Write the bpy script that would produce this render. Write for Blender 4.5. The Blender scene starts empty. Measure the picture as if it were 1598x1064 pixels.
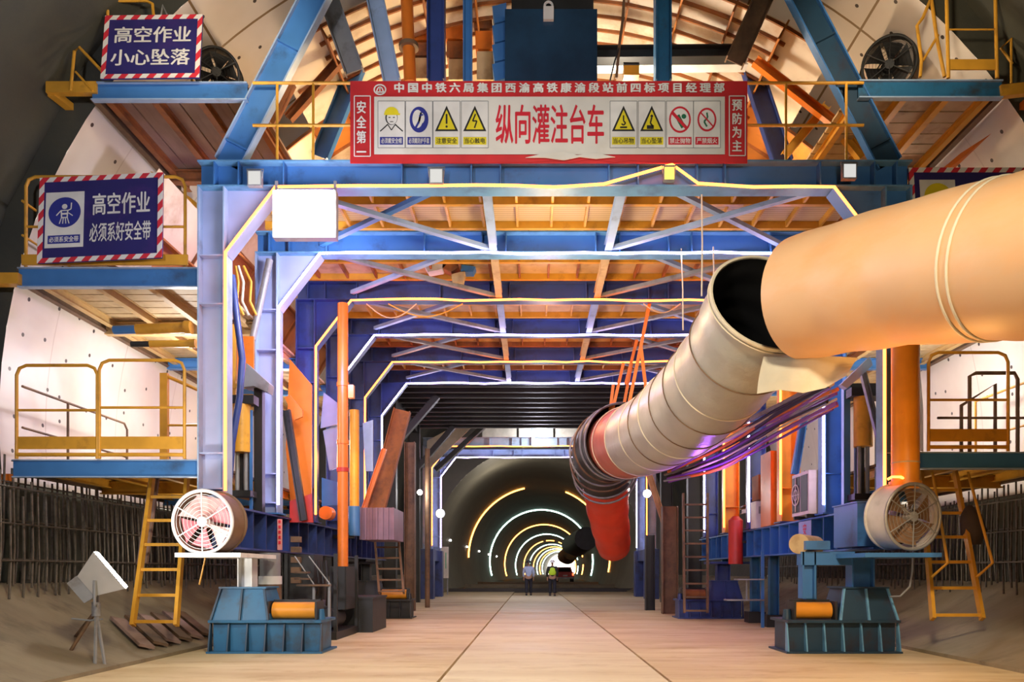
import bpy, bmesh, math, random
from mathutils import Vector as V, Matrix as M
random.seed(7)
PI = math.pi
scn = bpy.context.scene
col = scn.collection

# ------------------------------------------------------------------ camera
CX, CZ, F = -0.33, 1.2, 1200.0
VX, VY = 830.0, 892.0
cam_d = bpy.data.cameras.new('camera')
cam = bpy.data.objects.new('camera', cam_d); col.objects.link(cam)
cam.location = (CX, 0, CZ); cam.rotation_euler = (PI/2, 0, 0)
cam_d.sensor_width = 36; cam_d.lens = 36*F/1598
cam_d.shift_x = -(VX-799)/1598; cam_d.shift_y = (VY-532)/1598
cam_d.clip_start = .05; cam_d.clip_end = 800
scn.camera = cam

# ------------------------------------------------------------------ view, world, work lights and added fill
vs = scn.view_settings
vs.view_transform = 'Standard'; vs.look = 'None'; vs.gamma = 1; vs.use_curve_mapping = False
vs.exposure = 0.38
w = bpy.data.worlds.new('world'); scn.world = w; w.use_nodes = True
w.node_tree.nodes['Background'].inputs[0].default_value = (1, .93, .78, 1)
w.node_tree.nodes['Background'].inputs[1].default_value = 3.0
w.cycles.sampling_method = 'NONE'

def lamp(kind, loc, power, color=(1, .9, .75), aim=None, size=.4, angle=70, name='work_and_fill_light'):
    d = bpy.data.lights.new(name, kind); d.energy = power; d.color = color
    if kind == 'AREA': d.shape = 'SQUARE'; d.size = size
    else: d.shadow_soft_size = size
    if kind == 'SPOT': d.spot_size = math.radians(angle); d.spot_blend = .6
    o = bpy.data.objects.new(name, d); col.objects.link(o); o.location = loc
    if aim is not None:
        o.rotation_euler = (V(aim)-V(loc)).to_track_quat('-Z', 'Y').to_euler()
    return o

WARM, WHITE, LAV, ORA = (1, .86, .66), (1, .95, .88), (.80, .78, 1), (1, .48, .12)
# unseen added spots: key from the tripod lamp's side, fill, floor and banner
lamp('SPOT', (-4.6, -1.5, 4.4), 1650, (.92, .90, 1), (-3.4, 11.5, 4.8), .5, 60)
lamp('SPOT', (3.6, -2.0, 4.0), 650, WARM, (1.6, 11.2, 5.2), .5, 56)
lamp('SPOT', (0.5, 2.0, 7.4), 2300, (1, .87, .64), (0, 9.2, 0), .4, 95)
lamp('SPOT', (0.3, 1.5, 5.8), 620, (1, .95, .86), (-.1, 11, 7.7), .3, 38)
# unseen lights added along both sides for the sheet walls and formwork
for s in (-1, 1):
    lamp('POINT', (s*6.6, 14.0, 4.5), 120, WHITE, size=.15)
    lamp('POINT', (s*6.3, 18.5, 4.4), 90, WARM, size=.15)
    lamp('POINT', (s*6.3, 14.6, 7.2), 50, WARM, size=.15)
    lamp('SPOT', (s*4.0, 9.0, 8.4), 170, (1, .82, .58), (s*5.6, 13, 9.4), .15, 80)
    lamp('POINT', (s*6.3, 13.5, 2.0), 18, WARM, size=.15)
    lamp('POINT', (s*4.2, 14.2, 8.3), 70, (1, .7, .4), size=.15)
# added lights without fixtures: upper deck, floodlight spill, gantry bays, second trolley, far tunnel
lamp('POINT', (1.2, 12.9, 8.7), 220, WARM, size=.2)
lamp('POINT', (-1.9, 13.9, 8.6), 150, (1, .72, .38), size=.2)
lamp('POINT', (-3.6, 10.3, 6.0), 90, LAV, size=.3)
lamp('SPOT', (-3.3, 11.6, 6.0), 300, LAV, (-4.7, 13.6, 5.2), .15, 150)
for yy, cc, ee in ((12.4, (1, .80, .5), 130), (14.7, (1, .58, .22), 80), (17.0, (.75, .5, 1), 50), (19.3, (1, .5, .18), 55), (21.6, LAV, 25)):
    lamp('POINT', (0, yy, 5.4), ee, cc, size=.25)
lamp('POINT', (0, 35, 5.0), 320, (.86, .86, 1), size=.3)
lamp('POINT', (0, 32.6, 6.9), 150, WHITE, size=.2)
lamp('POINT', (3.9, 8.6, 2.5), 65, ORA, size=.2)  # added orange glow under the tan duct
lamp('POINT', (-4.1, 14.8, 5.2), 70, (.5, .22, 1), size=.2)  # added tints of rope light, this and the next two
lamp('POINT', (-4.3, 16.6, 3.6), 45, (1, .4, .08), size=.2)
lamp('POINT', (3.0, 14.4, 2.8), 40, (.42, .12, 1), size=.15)
lamp('POINT', (-2, 52, 6.5), 160, WARM, size=.3)
lamp('POINT', (-3, 42, 4.5), 60, WHITE, size=.3)

# ------------------------------------------------------------------ helpers
def at(u, v, y):
    return V((CX+(u-VX)*y/F, y, CZ+(VY-v)*y/F))

ORG = {}
class MB:
    def __init__(s): s.v = []; s.f = []; s.m = []; s.uv = None
    def add(s, vs_, fs, mi=0):
        b = len(s.v); s.v += [V(p) for p in vs_]
        for f in fs: s.f.append([b+i for i in f]); s.m.append(mi)
        return s
    def hexa(s, p, mi=0):
        return s.add(p, [(0, 3, 2, 1), (4, 5, 6, 7), (0, 1, 5, 4), (1, 2, 6, 5), (2, 3, 7, 6), (3, 0, 4, 7)], mi)
    def bx(s, x0, x1, y0, y1, z0, z1, mi=0):
        return s.hexa([(x0, y0, z0), (x1, y0, z0), (x1, y1, z0), (x0, y1, z0), (x0, y0, z1), (x1, y0, z1), (x1, y1, z1), (x0, y1, z1)], mi)
    def bar(s, p, q, w, h, n=(0, 0, 1), mi=0):
        p, q = V(p), V(q); a = (q-p).normalized(); n = V(n); n = (n-a*n.dot(a))
        if n.length < 1e-4: n = V((1, 0, 0)); n = n-a*n.dot(a)
        n.normalize(); t = a.cross(n)
        c = []
        for e in (p, q):
            for i, j in ((-1, -1), (1, -1), (1, 1), (-1, 1)): c.append(e+t*(w/2*i)+n*(h/2*j))
        return s.hexa(c, mi)
    def ibeam(s, p, q, d, wd, n=(0, 0, 1), tf=.022, tw=.016, mi=0, chan=0, fm=0):
        p, q = V(p), V(q); a = (q-p).normalized(); n = V(n); n = (n-a*n.dot(a)).normalized(); t = a.cross(n)
        for k in (-1, 1): s.bar(p+n*(k*(d/2-tf/2)), q+n*(k*(d/2-tf/2)), wd, tf, n, fm)
        o = t*(chan*(wd/2-tw/2))
        s.bar(p+o, q+o, tw, d-2*tf, n, mi)
        return s
    def tube(s, pts, r, n=8, mi=0, closed=False, cap=True, ell=None):
        pts = [V(p) for p in pts]; N = len(pts)
        rs = r if isinstance(r, (list, tuple)) else [r]*N
        def tan(i):
            if closed: return (pts[(i+1) % N]-pts[i-1]).normalized()
            return (pts[min(i+1, N-1)]-pts[max(i-1, 0)]).normalized()
        t0 = tan(0); up = V((0, 0, 1)) if abs(t0.z) < .9 else V((0, 1, 0))
        x = t0.cross(up).normalized(); rings = []
        for i in range(N):
            t = tan(i); x = (x-t*x.dot(t)).normalized(); y = t.cross(x)
            rings.append([pts[i]+x*(rs[i]*math.cos(2*PI*k/n))+y*(rs[i]*math.sin(2*PI*k/n)) for k in range(n)])
        b = []; [b.extend(g) for g in rings]
        fs = []
        for i in range(N if closed else N-1):
            j = (i+1) % N
            for k in range(n):
                l = (k+1) % n; fs.append((i*n+k, i*n+l, j*n+l, j*n+k))
        if cap and not closed: fs.append(tuple(range(n-1, -1, -1))); fs.append(tuple((N-1)*n+k for k in range(n)))
        return s.add(b, fs, mi)
    def cyl(s, p, q, r0, r1=None, n=20, mi=0, cap=True):
        return s.tube([p, q], [r0, r0 if r1 is None else r1], n, mi, cap=cap)
    def ring(s, c, ax, R, r, n=32, k=6, mi=0):
        ax = V(ax).normalized(); up = V((0, 0, 1)) if abs(ax.z) < .9 else V((0, 1, 0))
        x = ax.cross(up).normalized(); y = ax.cross(x)
        return s.tube([V(c)+x*(R*math.cos(2*PI*i/n))+y*(R*math.sin(2*PI*i/n)) for i in range(n)], r, k, mi, closed=True)
    def prism(s, poly, d, mi=0):
        d = V(d); n = len(poly); a = [V(p) for p in poly]
        fs = [tuple(range(n)), tuple(range(2*n-1, n-1, -1))]
        for i in range(n): j = (i+1) % n; fs.append((i, i+n, j+n, j))
        return s.add(a+[p+d for p in a], fs, mi)
    def build(s, name, mat, parent=None, smooth=None, origin=None, kind=None, **tags):
        me = bpy.data.meshes.new(name)
        if parent is not None: o0 = ORG[parent.name]
        else: o0 = V(origin) if origin is not None else V((0, 0, 0))
        if parent is None and origin is None and s.v:
            o0 = V((sum(p.x for p in s.v)/len(s.v), sum(p.y for p in s.v)/len(s.v), min(p.z for p in s.v)))
        me.from_pydata([p-o0 for p in s.v], [], s.f)
        mats = mat if isinstance(mat, (list, tuple)) else [mat]
        for m_ in mats: me.materials.append(m_)
        if len(mats) > 1: me.polygons.foreach_set('material_index', s.m)
        bm = bmesh.new(); bm.from_mesh(me); bmesh.ops.recalc_face_normals(bm, faces=bm.faces); bm.to_mesh(me); bm.free()
        if s.uv:
            l = me.uv_layers.new(name='UVMap')
            for lp in me.loops: l.data[lp.index].uv = s.uv[lp.vertex_index]
        if smooth: 
            me.shade_smooth(); me.set_sharp_from_angle(angle=math.radians(smooth if smooth > 1 else 40))
        o = bpy.data.objects.new(name, me); col.objects.link(o)
        if parent is not None: o.parent = parent
        else: o.location = o0
        ORG[o.name] = o0
        if kind: o['kind'] = kind
        for k_, v_ in tags.items(): o[k_] = v_
        return o

def thing(name, label, cat, loc, group=None):
    o = bpy.data.objects.new(name, None); col.objects.link(o); o.location = loc
    o.empty_display_size = .1
    o['label'] = label; o['category'] = cat
    if group: o['group'] = group
    ORG[o.name] = V(loc)
    return o

def single(mb, name, mat, label, cat, group=None, smooth=None, origin=None, kind=None):
    o = mb.build(name, mat, None, smooth, origin, kind)
    o['label'] = label; o['category'] = cat
    if group: o['group'] = group
    return o

def dup(o, move, label=None, parent=None):
    c = o.copy(); col.objects.link(c)
    if parent is None:
        c.location = o.location+V(move)
        if label: c['label'] = label
    else: c.parent = parent
    for ch in list(o.children): dup(ch, move, None, c)
    return c

# ------------------------------------------------------------------ materials
def nt(name):
    m = bpy.data.materials.new(name); m.use_nodes = True
    return m, m.node_tree, m.node_tree.nodes['Principled BSDF']
def mix_rgb(t, fac, a, b):
    n = t.nodes.new('ShaderNodeMix'); n.data_type = 'RGBA'
    for i, x in ((0, fac), (6, a), (7, b)):
        if hasattr(x, 'is_output'): t.links.new(x, n.inputs[i])
        elif i == 0: n.inputs[0].default_value = x
        else: n.inputs[i].default_value = (*x, 1)
    return n.outputs[2]
def ramp(t, src, lo, hi):
    n = t.nodes.new('ShaderNodeMapRange'); n.inputs[1].default_value = lo; n.inputs[2].default_value = hi
    t.links.new(src, n.inputs[0]); return n.outputs[0]
def noise(t, vec, scale, detail=4, rough=.6, sc=None):
    n = t.nodes.new('ShaderNodeTexNoise'); n.inputs['Scale'].default_value = scale
    n.inputs['Detail'].default_value = detail; n.inputs['Roughness'].default_value = rough
    if sc:
        mp = t.nodes.new('ShaderNodeMapping'); mp.inputs['Scale'].default_value = sc
        t.links.new(vec, mp.inputs[0]); vec = mp.outputs[0]
    t.links.new(vec, n.inputs['Vector']); return n.outputs[0]
def pm(name, c, rough=.5, metal=0, dirt=None, amt=(.5, .75), scale=2.5, sc=None, bump=0, var=.25, bscale=None):
    m, t, b = nt(name)
    co = t.nodes.new('ShaderNodeTexCoord').outputs['Object']
    n1 = noise(t, co, scale, 6, .65, sc)
    c2 = tuple(x*(1-var) for x in c)
    out = mix_rgb(t, ramp(t, noise(t, co, scale*.6, 3), .35, .65), c, c2)
    if dirt: out = mix_rgb(t, ramp(t, n1, *amt), out, dirt)
    t.links.new(out, b.inputs['Base Color'])
    b.inputs['Roughness'].default_value = rough; b.inputs['Metallic'].default_value = metal
    if bump:
        bp = t.nodes.new('ShaderNodeBump'); bp.inputs['Strength'].default_value = bump; bp.inputs['Distance'].default_value = .05
        t.links.new(noise(t, co, bscale or scale*3, 6), bp.inputs['Height']); t.links.new(bp.outputs[0], b.inputs['Normal'])
    return m
def em(name, c, s):
    m, t, b = nt(name)
    b.inputs['Base Color'].default_value = (.02, .02, .02, 1)
    b.inputs['Emission Color'].default_value = (*c, 1); b.inputs['Emission Strength'].default_value = s
    return m

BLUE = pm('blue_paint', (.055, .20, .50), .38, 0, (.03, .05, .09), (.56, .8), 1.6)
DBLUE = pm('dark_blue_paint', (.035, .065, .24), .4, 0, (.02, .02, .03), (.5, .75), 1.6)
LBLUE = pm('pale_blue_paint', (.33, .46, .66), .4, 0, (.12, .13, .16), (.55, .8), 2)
MBLUE = pm('floodlit_blue_paint', (.36, .43, .66), .42, 0, (.22, .24, .36), (.6, .85), 1.4)  # floodlight glare put into the blue of the near columns and haunches
DTEAL = pm('dark_teal_paint', (.015, .05, .095), .45, 0, (.03, .02, .03), (.5, .75), 2.5)
EDGE = pm('worn_highlight_blue_paint', (.14, .36, .60), .4, 0, (.05, .12, .25), (.5, .8), 3)  # paler blue for flanges and ribs: edge highlights painted in, some wear
TEAL = pm('teal_blue_paint', (.02, .13, .27), .45, 0, (.03, .035, .04), (.5, .75), 2.5)
NAVY = pm('sign_navy', (.03, .025, .16), .45, 0, (.09, .03, .2), (.5, .8), 1.2)
YEL = pm('yellow_paint', (.72, .36, .035), .42, 0, (.28, .13, .02), (.55, .8), 3)
ORANGE = pm('orange_paint', (.78, .20, .02), .4, 0, (.3, .07, .015), (.58, .85), 2.2)
POSTO = pm('orange_paint_and_rope_glow', (.85, .33, .025), .4, 0, (.55, .16, .02), (.58, .85), 2.2)  # roller paint; on columns and post the rope's glow is painted in
RUST = pm('rusty_orange_steel', (.36, .12, .03), .65, 0, (.12, .05, .025), (.45, .7), 2.5)
BROWN = pm('brown_steel', (.20, .115, .06), .65, 0, (.07, .045, .03), (.45, .7), 2.5)
TAN = pm('tan_board', (.56, .41, .22), .6, 0, (.26, .15, .06), (.5, .75), 2.5)
DECKY = pm('yellow_tan_sheet', (.60, .40, .16), .55, 0, (.32, .17, .05), (.5, .78), 1.8)
SKIN_FORM = pm('formwork_skin', (.76, .66, .54), .55, 0, (.40, .24, .12), (.5, .75), 1.2)
FORM_RIB = pm('formwork_rib_orange', (.55, .20, .04), .55, 0, (.22, .08, .03), (.5, .75), 1.5)
PLANK = pm('weathered_plank', (.34, .22, .17), .7, 0, (.20, .12, .09), (.45, .7), 2, (3, .4, 1))
GREY = pm('grey_steel', (.30, .31, .32), .45, .3, (.12, .10, .08), (.5, .75), 2.5)
DARK = pm('dark_steel', (.03, .031, .033), .5, .2, (.02, .02, .018), (.4, .7), 2)
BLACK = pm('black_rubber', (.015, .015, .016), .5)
WHITEP = pm('white_paint', (.78, .78, .76), .45, 0, (.5, .45, .4), (.6, .85), 3)
CREAM = pm('cream_plastic', (.72, .66, .52), .5, 0, (.5, .44, .33), (.6, .85), 3)
RED = pm('red_paint', (.55, .03, .02), .45, 0, (.3, .02, .02), (.55, .8), 3)
BANRED = pm('banner_red', (.66, .025, .03), .55, 0, (.5, .06, .06), (.6, .85), 1.5)
BANWHITE = pm('banner_white', (.80, .78, .70), .55, 0, (.62, .58, .48), (.5, .8), 1.2)
PICYEL = pm('sign_yellow', (.85, .72, .02), .5)
PICBLUE = pm('sign_blue', (.03, .04, .30), .5)
INK = pm('sign_black', (.02, .02, .02), .5)
SWHITE = pm('sign_white', (.85, .84, .78), .5)
SRED = pm('sign_red', (.70, .02, .04), .5)
DUCT_TAN = pm('duct_tan_fabric', (.70, .43, .23), .5, 0, (.70, .36, .15), (.45, .75), .8, (1, 1, 2.5), .12, .12, 3)
DUCT_GREY = pm('duct_grey_fabric', (.43, .42, .36), .38, 0, (.33, .31, .26), (.5, .8), 1.5, None, .25, .15, 5)
DUCT_RED = pm('duct_red_fabric', (.75, .05, .015), .45, 0, (.5, .03, .01), (.5, .8), 1.2, None, .2)
CLOTH = pm('cream_cloth', (.74, .66, .50), .7, 0, (.6, .5, .35), (.5, .8), 2, None, .2)
REBAR = pm('rebar_steel', (.13, .11, .085), .5, .4, (.05, .04, .03), (.45, .7), 6)
SKIN = pm('skin', (.45, .26, .17), .6)
SHIRT = pm('light_blue_shirt', (.42, .52, .75), .8)
TROUS = pm('dark_trousers', (.02, .022, .035), .8)
HIVIS = pm('hivis_vest', (.55, .85, .03), .6)
JACKET = pm('black_jacket', (.02, .022, .02), .8)
GLASS_D = pm('dark_glass', (.02, .025, .03), .1)
E_OR = em('orange_led', (1, .16, .022), 10)
E_WH = em('white_led', (.72, .56, 1), 15)
E_RING_O = em('orange_ring_led', (1, .36, .06), 9)
E_RING_W = em('mint_ring_led', (.62, 1, .86), 8)
E_FLOOD = em('floodlight_glow', (1, .98, .95), 150)
E_LAMP = em('small_lamp_glow', (1, .97, .9), 60)
E_DIM = em('dim_lamp_glow', (1, .97, .9), 14)
E_TAIL = em('tail_lamp_glow', (1, .15, .05), 2)

def floor_mat(name, c, c2, c3):
    m, t, b = nt(name)
    co = t.nodes.new('ShaderNodeTexCoord').outputs['Object']
    o = mix_rgb(t, ramp(t, noise(t, co, .8, 6, .6, (.25, 1.3, 1)), .4, .65), c, c2)
    o = mix_rgb(t, ramp(t, noise(t, co, 2.2, 8, .7, (.5, 1, 1)), .52, .75), o, c3)
    t.links.new(o, b.inputs['Base Color'])
    r = ramp(t, noise(t, co, .7, 4, .6, (.4, 1, 1)), .3, .7)
    mm = t.nodes.new('ShaderNodeMapRange'); mm.inputs[3].default_value = .5; mm.inputs[4].default_value = .75
    t.links.new(r, mm.inputs[0]); t.links.new(mm.outputs[0], b.inputs['Roughness'])
    bp = t.nodes.new('ShaderNodeBump'); bp.inputs['Strength'].default_value = .15; bp.inputs['Distance'].default_value = .02
    t.links.new(noise(t, co, 9, 6), bp.inputs['Height']); t.links.new(bp.outputs[0], b.inputs['Normal'])
    return m
CONC = floor_mat('concrete_floor', (.66, .54, .32), (.50, .36, .18), (.40, .26, .11))
CONC2 = floor_mat('concrete_walkway', (.70, .62, .42), (.60, .50, .32), (.50, .39, .22))
KERB = floor_mat('concrete_kerb', (.27, .22, .14), (.18, .145, .09), (.11, .085, .055))
MUD = floor_mat('dark_ground', (.07, .06, .05), (.05, .045, .04), (.10, .09, .07))
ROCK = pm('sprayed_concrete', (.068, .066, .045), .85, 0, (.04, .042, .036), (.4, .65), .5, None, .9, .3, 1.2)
LINING = pm('tunnel_lining', (.27, .26, .22), .6, 0, (.19, .185, .165), (.4, .7), .25, None, .1, .2, 1)

def sheet_mat():
    m, t, b = nt('waterproof_sheet')
    tc = t.nodes.new('ShaderNodeTexCoord'); uv = tc.outputs['UV']; L = t.links
    vo = t.nodes.new('ShaderNodeTexVoronoi'); vo.voronoi_dimensions = '2D'; vo.inputs['Scale'].default_value = 1.55
    vo.inputs['Randomness'].default_value = .55; L.new(uv, vo.inputs['Vector'])
    lt = t.nodes.new('ShaderNodeMath'); lt.operation = 'LESS_THAN'; lt.inputs[1].default_value = .05
    L.new(vo.outputs['Distance'], lt.inputs[0])
    sep = t.nodes.new('ShaderNodeSeparateXYZ'); L.new(uv, sep.inputs[0])
    def seam(out, period, wd):
        a = t.nodes.new('ShaderNodeMath'); a.operation = 'PINGPONG'; a.inputs[1].default_value = period/2; L.new(out, a.inputs[0])
        c = t.nodes.new('ShaderNodeMath'); c.operation = 'LESS_THAN'; c.inputs[1].default_value = wd; L.new(a.outputs[0], c.inputs[0]); return c.outputs[0]
    base = mix_rgb(t, ramp(t, noise(t, uv, .5, 4), .35, .7), (.74, .68, .62), (.62, .54, .47))
    cp = t.nodes.new('ShaderNodeMath'); cp.operation = 'COMPARE'; cp.inputs[1].default_value = 13.04; cp.inputs[2].default_value = 6.6; L.new(sep.outputs[0], cp.inputs[0])
    base = mix_rgb(t, seam(sep.outputs[1], 2.1, .012), base, (.56, .48, .42))
    bars = t.nodes.new('ShaderNodeMath'); bars.operation = 'MAXIMUM'; L.new(seam(sep.outputs[1], 2.1, .022), bars.inputs[0]); L.new(seam(sep.outputs[0], 1.9, .020), bars.inputs[1])
    mu = t.nodes.new('ShaderNodeMath'); mu.operation = 'MULTIPLY'; L.new(bars.outputs[0], mu.inputs[0]); L.new(cp.outputs[0], mu.inputs[1])
    base = mix_rgb(t, mu.outputs[0], base, (.24, .15, .07))
    base = mix_rgb(t, lt.outputs[0], base, (.05, .035, .03))
    L.new(base, b.inputs['Base Color']); b.inputs['Roughness'].default_value = .45
    bp = t.nodes.new('ShaderNodeBump'); bp.inputs['Strength'].default_value = .5; bp.inputs['Distance'].default_value = .12
    L.new(noise(t, uv, .9, 3, .5, (1, .5, 1)), bp.inputs['Height']); L.new(bp.outputs[0], b.inputs['Normal'])
    return m
SHEET = sheet_mat()
def stripe_mat(name, a, b_, scale, vec=(1, 0, 1)):
    m, t, b = nt(name)
    co = t.nodes.new('ShaderNodeTexCoord').outputs['Object']
    d = t.nodes.new('ShaderNodeVectorMath'); d.operation = 'DOT_PRODUCT'; d.inputs[1].default_value = vec
    t.links.new(co, d.inputs[0])
    p = t.nodes.new('ShaderNodeMath'); p.operation = 'PINGPONG'; p.inputs[1].default_value = scale; t.links.new(d.outputs['Value'], p.inputs[0])
    g = t.nodes.new('ShaderNodeMath'); g.operation = 'GREATER_THAN'; g.inputs[1].default_value = scale/2; t.links.new(p.outputs[0], g.inputs[0])
    t.links.new(mix_rgb(t, g.outputs[0], a, b_), b.inputs['Base Color']); b.inputs['Roughness'].default_value = .5
    return m
STRIPE = stripe_mat('red_white_stripe', (.66, .03, .05), (.82, .80, .74), .10, (1, 0, -.75))
PERF = stripe_mat('perforated_sheet', (.60, .43, .20), (.44, .28, .10), .035, (0, 1, 0))

# ------------------------------------------------------------------ the setting
def arch(name, mat, R, cz, y0, y1, a0, a1, ns=48, ny=12, xf=None, kind='structure', jitter=0):
    mb = MB(); vs_, fs, uv = [], [], []
    for j in range(ny+1):
        y = y0+(y1-y0)*j/ny
        for i in range(ns+1):
            a = math.radians(a0+(a1-a0)*i/ns)
            r = R+(random.uniform(-jitter, jitter) if jitter else 0)
            vs_.append(((xf(y) if xf else 0)+r*math.cos(a), y, cz+r*math.sin(a))); uv.append((R*a, y))
    for j in range(ny):
        for i in range(ns):
            k = j*(ns+1)+i; fs.append((k, k+1, k+ns+2, k+ns+1))
    mb.add(vs_, fs); mb.uv = uv
    return mb.build(name, mat, None, 180, (0, 0, 0), kind)

fl = MB()
fl.bx(-5.6, 5.6, -8, 46, -.3, -.05)
yy = -8.0
while yy < 46:
    y2 = min(yy+6-.012, 46)
    fl.bx(-5.5, -1.37, yy, y2, -.05, 0); fl.bx(1.20, 5.5, yy, y2, -.05, 0)
    yy += 6
fl.build('floor', CONC, None, None, (0, 0, 0), 'structure')
st = MB(); yy = -8
while yy < 38: st.bx(-1.33, 1.16, yy, min(yy+3-.008, 38.4), -.05, .004); yy += 3
st.build('trim_1', CONC2, None, None, (0, 0, 0), 'structure')
MB().bx(-7, 12, 46, 100, -.3, -.02).bx(-6, 20, 100, 330, -.3, -.02).build('floor', MUD, None, None, (0, 0, 0), 'structure')
for s, nm in ((-1, 'baseboard_left'), (1, 'baseboard_right')):
    prof = [(5.46, -.3), (5.46, .05), (5.62, .09), (6.2, .30), (6.8, .58), (7.35, .90), (7.6, 1.02), (9.0, 1.06), (9.0, -.3)]
    k = MB(); k.prism([(s*x, -8, z) for x, z in prof], (0, 56, 0)); k.build(nm, KERB, None, 30, (0, 0, 0), 'structure')
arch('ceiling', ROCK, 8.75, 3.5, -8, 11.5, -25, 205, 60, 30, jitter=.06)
rg = MB()
for i in range(60):
    a, b = math.radians(-25+230*i/60), math.radians(-25+230*(i+1)/60)
    P = lambda r, t_: (r*math.cos(t_), 11.5, 3.5+r*math.sin(t_))
    rg.add([P(8.3, a), P(8.3, b), P(8.85, b), P(8.85, a)], [(0, 1, 2, 3)])
rg.build('trim_2', ROCK, None, None, (0, 0, 0), 'structure')
arch('wall_right', SHEET, 8.3, 3.5, 11.5, 27, -6.5, 90, 40, 16)
arch('wall_left', SHEET, 8.3, 3.5, 11.5, 27, 90, 186.5, 40, 16)
arch('trim_4', ROCK, 8.32, 3.5, 11.5, 27, -25, -6.5, 6, 12, jitter=.03)
arch('trim_5', ROCK, 8.32, 3.5, 11.5, 27, 186.5, 205, 6, 12, jitter=.03)
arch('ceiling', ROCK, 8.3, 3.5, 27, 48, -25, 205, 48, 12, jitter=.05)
XF = lambda y: 1.2e-4*y*y-.25
arch('wall_back', LINING, 6.5, 2.5, 48, 330, -28, 208, 72, 90, xf=XF)
rg = MB()
for i in range(60):
    a, b = math.radians(-28+236*i/60), math.radians(-28+236*(i+1)/60)
    P = lambda r, t_: (XF(48)*(1 if r < 7 else 0)+r*math.cos(t_), 48, 2.5+r*math.sin(t_)+(1 if r > 7 else 0))
    rg.add([P(6.5, a), P(6.5, b), P(8.6, b), P(8.6, a)], [(0, 1, 2, 3)])
rg.build('trim_3', LINING, None, None, (0, 0, 0), 'structure')
MB().bx(-10, 10, -8.3, -8, -1, 13).build('wall_rear_light_block', ROCK, None, None, (0, 0, 0), 'structure')  # added cap behind the camera, keeps world light out of the tunnel

# ------------------------------------------------------------------ portal frames and their light ropes
ORDN = ['first', 'second', 'third', 'fourth', 'fifth', 'sixth']
FY = [11.2+2.3*k for k in range(6)]
ZB, ZT = 6.74, 7.12
def portal(y, label, mb_, group, bm_=None, rightcol=None, leftcol=None):
    bm_ = bm_ or mb_
    t = thing('portal_frame', label, 'steel frame', (0, y, 2.2), group)
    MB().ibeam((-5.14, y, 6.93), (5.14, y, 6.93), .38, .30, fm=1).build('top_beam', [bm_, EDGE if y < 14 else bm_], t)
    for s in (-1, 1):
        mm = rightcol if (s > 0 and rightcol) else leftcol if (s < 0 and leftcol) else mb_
        c = MB(); c.ibeam((s*4.945, y, 2.2), (s*4.945, y, ZB), .39, .30, (1, 0, 0), fm=1); c.build('column', [mm, (LBLUE if s < 0 else EDGE) if y < 14 else mm], t)  # near flanges take the painted edge highlight
        MB().bx(s*4.945-.24, s*4.945+.24, y-.2, y+.2, 2.2, 2.225).build('base_plate', mb_, t)
        h = MB(); h.prism([(s*4.75, y-.01, ZB), (s*4.02, y-.01, ZB), (s*4.75, y-.01, 5.79)], (0, .02, 0))
        h.bar((s*4.02, y, ZB-.01), (s*4.75, y, 5.79), .30, .018, (s*.95, 0, .73)); h.build('haunch', mm, t)
        for z in (2.9, 5.05, 5.75) + ((2.39,) if s < 0 else ()):
            MB().bx(s*4.945-.17, s*4.945+.17, y-.14, y+.14, z, z+.018).build('stiffener', mm, t)
    for x in (-4.9, -4.55, -3.9, -2.2, -1.2, -.78, .78, 1.2, 2.05, 2.45, 3.82, 4.6, 4.92):
        MB().bx(x-.009, x+.009, y-.15, y+.15, ZB+.02, ZT-.02).build('stiffener', bm_, t)
    return t
for k, y in enumerate(FY):
    portal(y, ['front blue portal frame carrying the red banner and glaring floodlight',
               'second blue portal frame, white light rope along its inner edge',
               'third blue portal frame, orange light rope, beside the orange pipe',
               'fourth portal frame from the banner, white light rope',
               'fifth portal frame from the banner, orange light rope',
               'sixth and deepest portal frame of the blue gantry, white light rope'][k], BLUE if k < 2 else DBLUE, 'portal frames of the gantry',  # deeper frames darker and more violet, shade and glow painted in
           None, POSTO if k in (2, 4) else None, MBLUE if k < 2 else None)  # rope-lit orange and floodlit pale put into the column colours

def wav(p, q, n, amp, ax=2):
    p, q = V(p), V(q); out = []
    for i in range(n+1):
        a = p.lerp(q, i/n); 
        if 0 < i < n: a[ax] += amp*(1 if i % 2 else -.3)*random.uniform(.5, 1)
        out.append(a)
    return out
def rope(y, mat, label, grp='rope lights on the portal frames', z0=2.36, peak=False, yo=-.19):
    r = random.Random(int(y*10))
    pts = [(-4.72, y+yo, z0), (-4.72, y+yo, 4.0), (-4.715, y+yo, 5.78), (-4.0, y+yo, 6.71)]
    for i in range(1, 14):
        x = -4+8*i/14
        if peak and .5 < x < 2.5: continue
        pts.append((x, y+yo, 6.71+r.uniform(-.012, .03)))
        if peak and abs(x-.571) > 9: pass
    if peak:
        pts = [p for p in pts if p[0] < .5]+[(.7, y+yo, 6.75), (1.68, y+yo, 7.03), (2.05, y+yo, 6.76)]+[p for p in pts if p[0] > 2.4]
    pts += [(4.0, y+yo, 6.71), (4.715, y+yo, 5.78), (4.72, y+yo, 4.0), (4.72, y+yo, z0)]
    return single(MB().tube(pts, .022, 6), 'rope_light', mat, label, 'light', grp)
for k, y in enumerate(FY):
    rope(y, E_OR if k % 2 == 0 else E_WH,
         ['orange light rope outlining the front portal, peaking over a yellow lamp', 'white light rope outlining the second portal frame',
          'orange light rope outlining the third portal behind the orange pipe', 'white light rope outlining the fourth portal frame',
          'orange light rope outlining the fifth portal frame', 'white light rope framing the dark roof deck, sixth portal'][k],
         peak=(k == 0))

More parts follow.
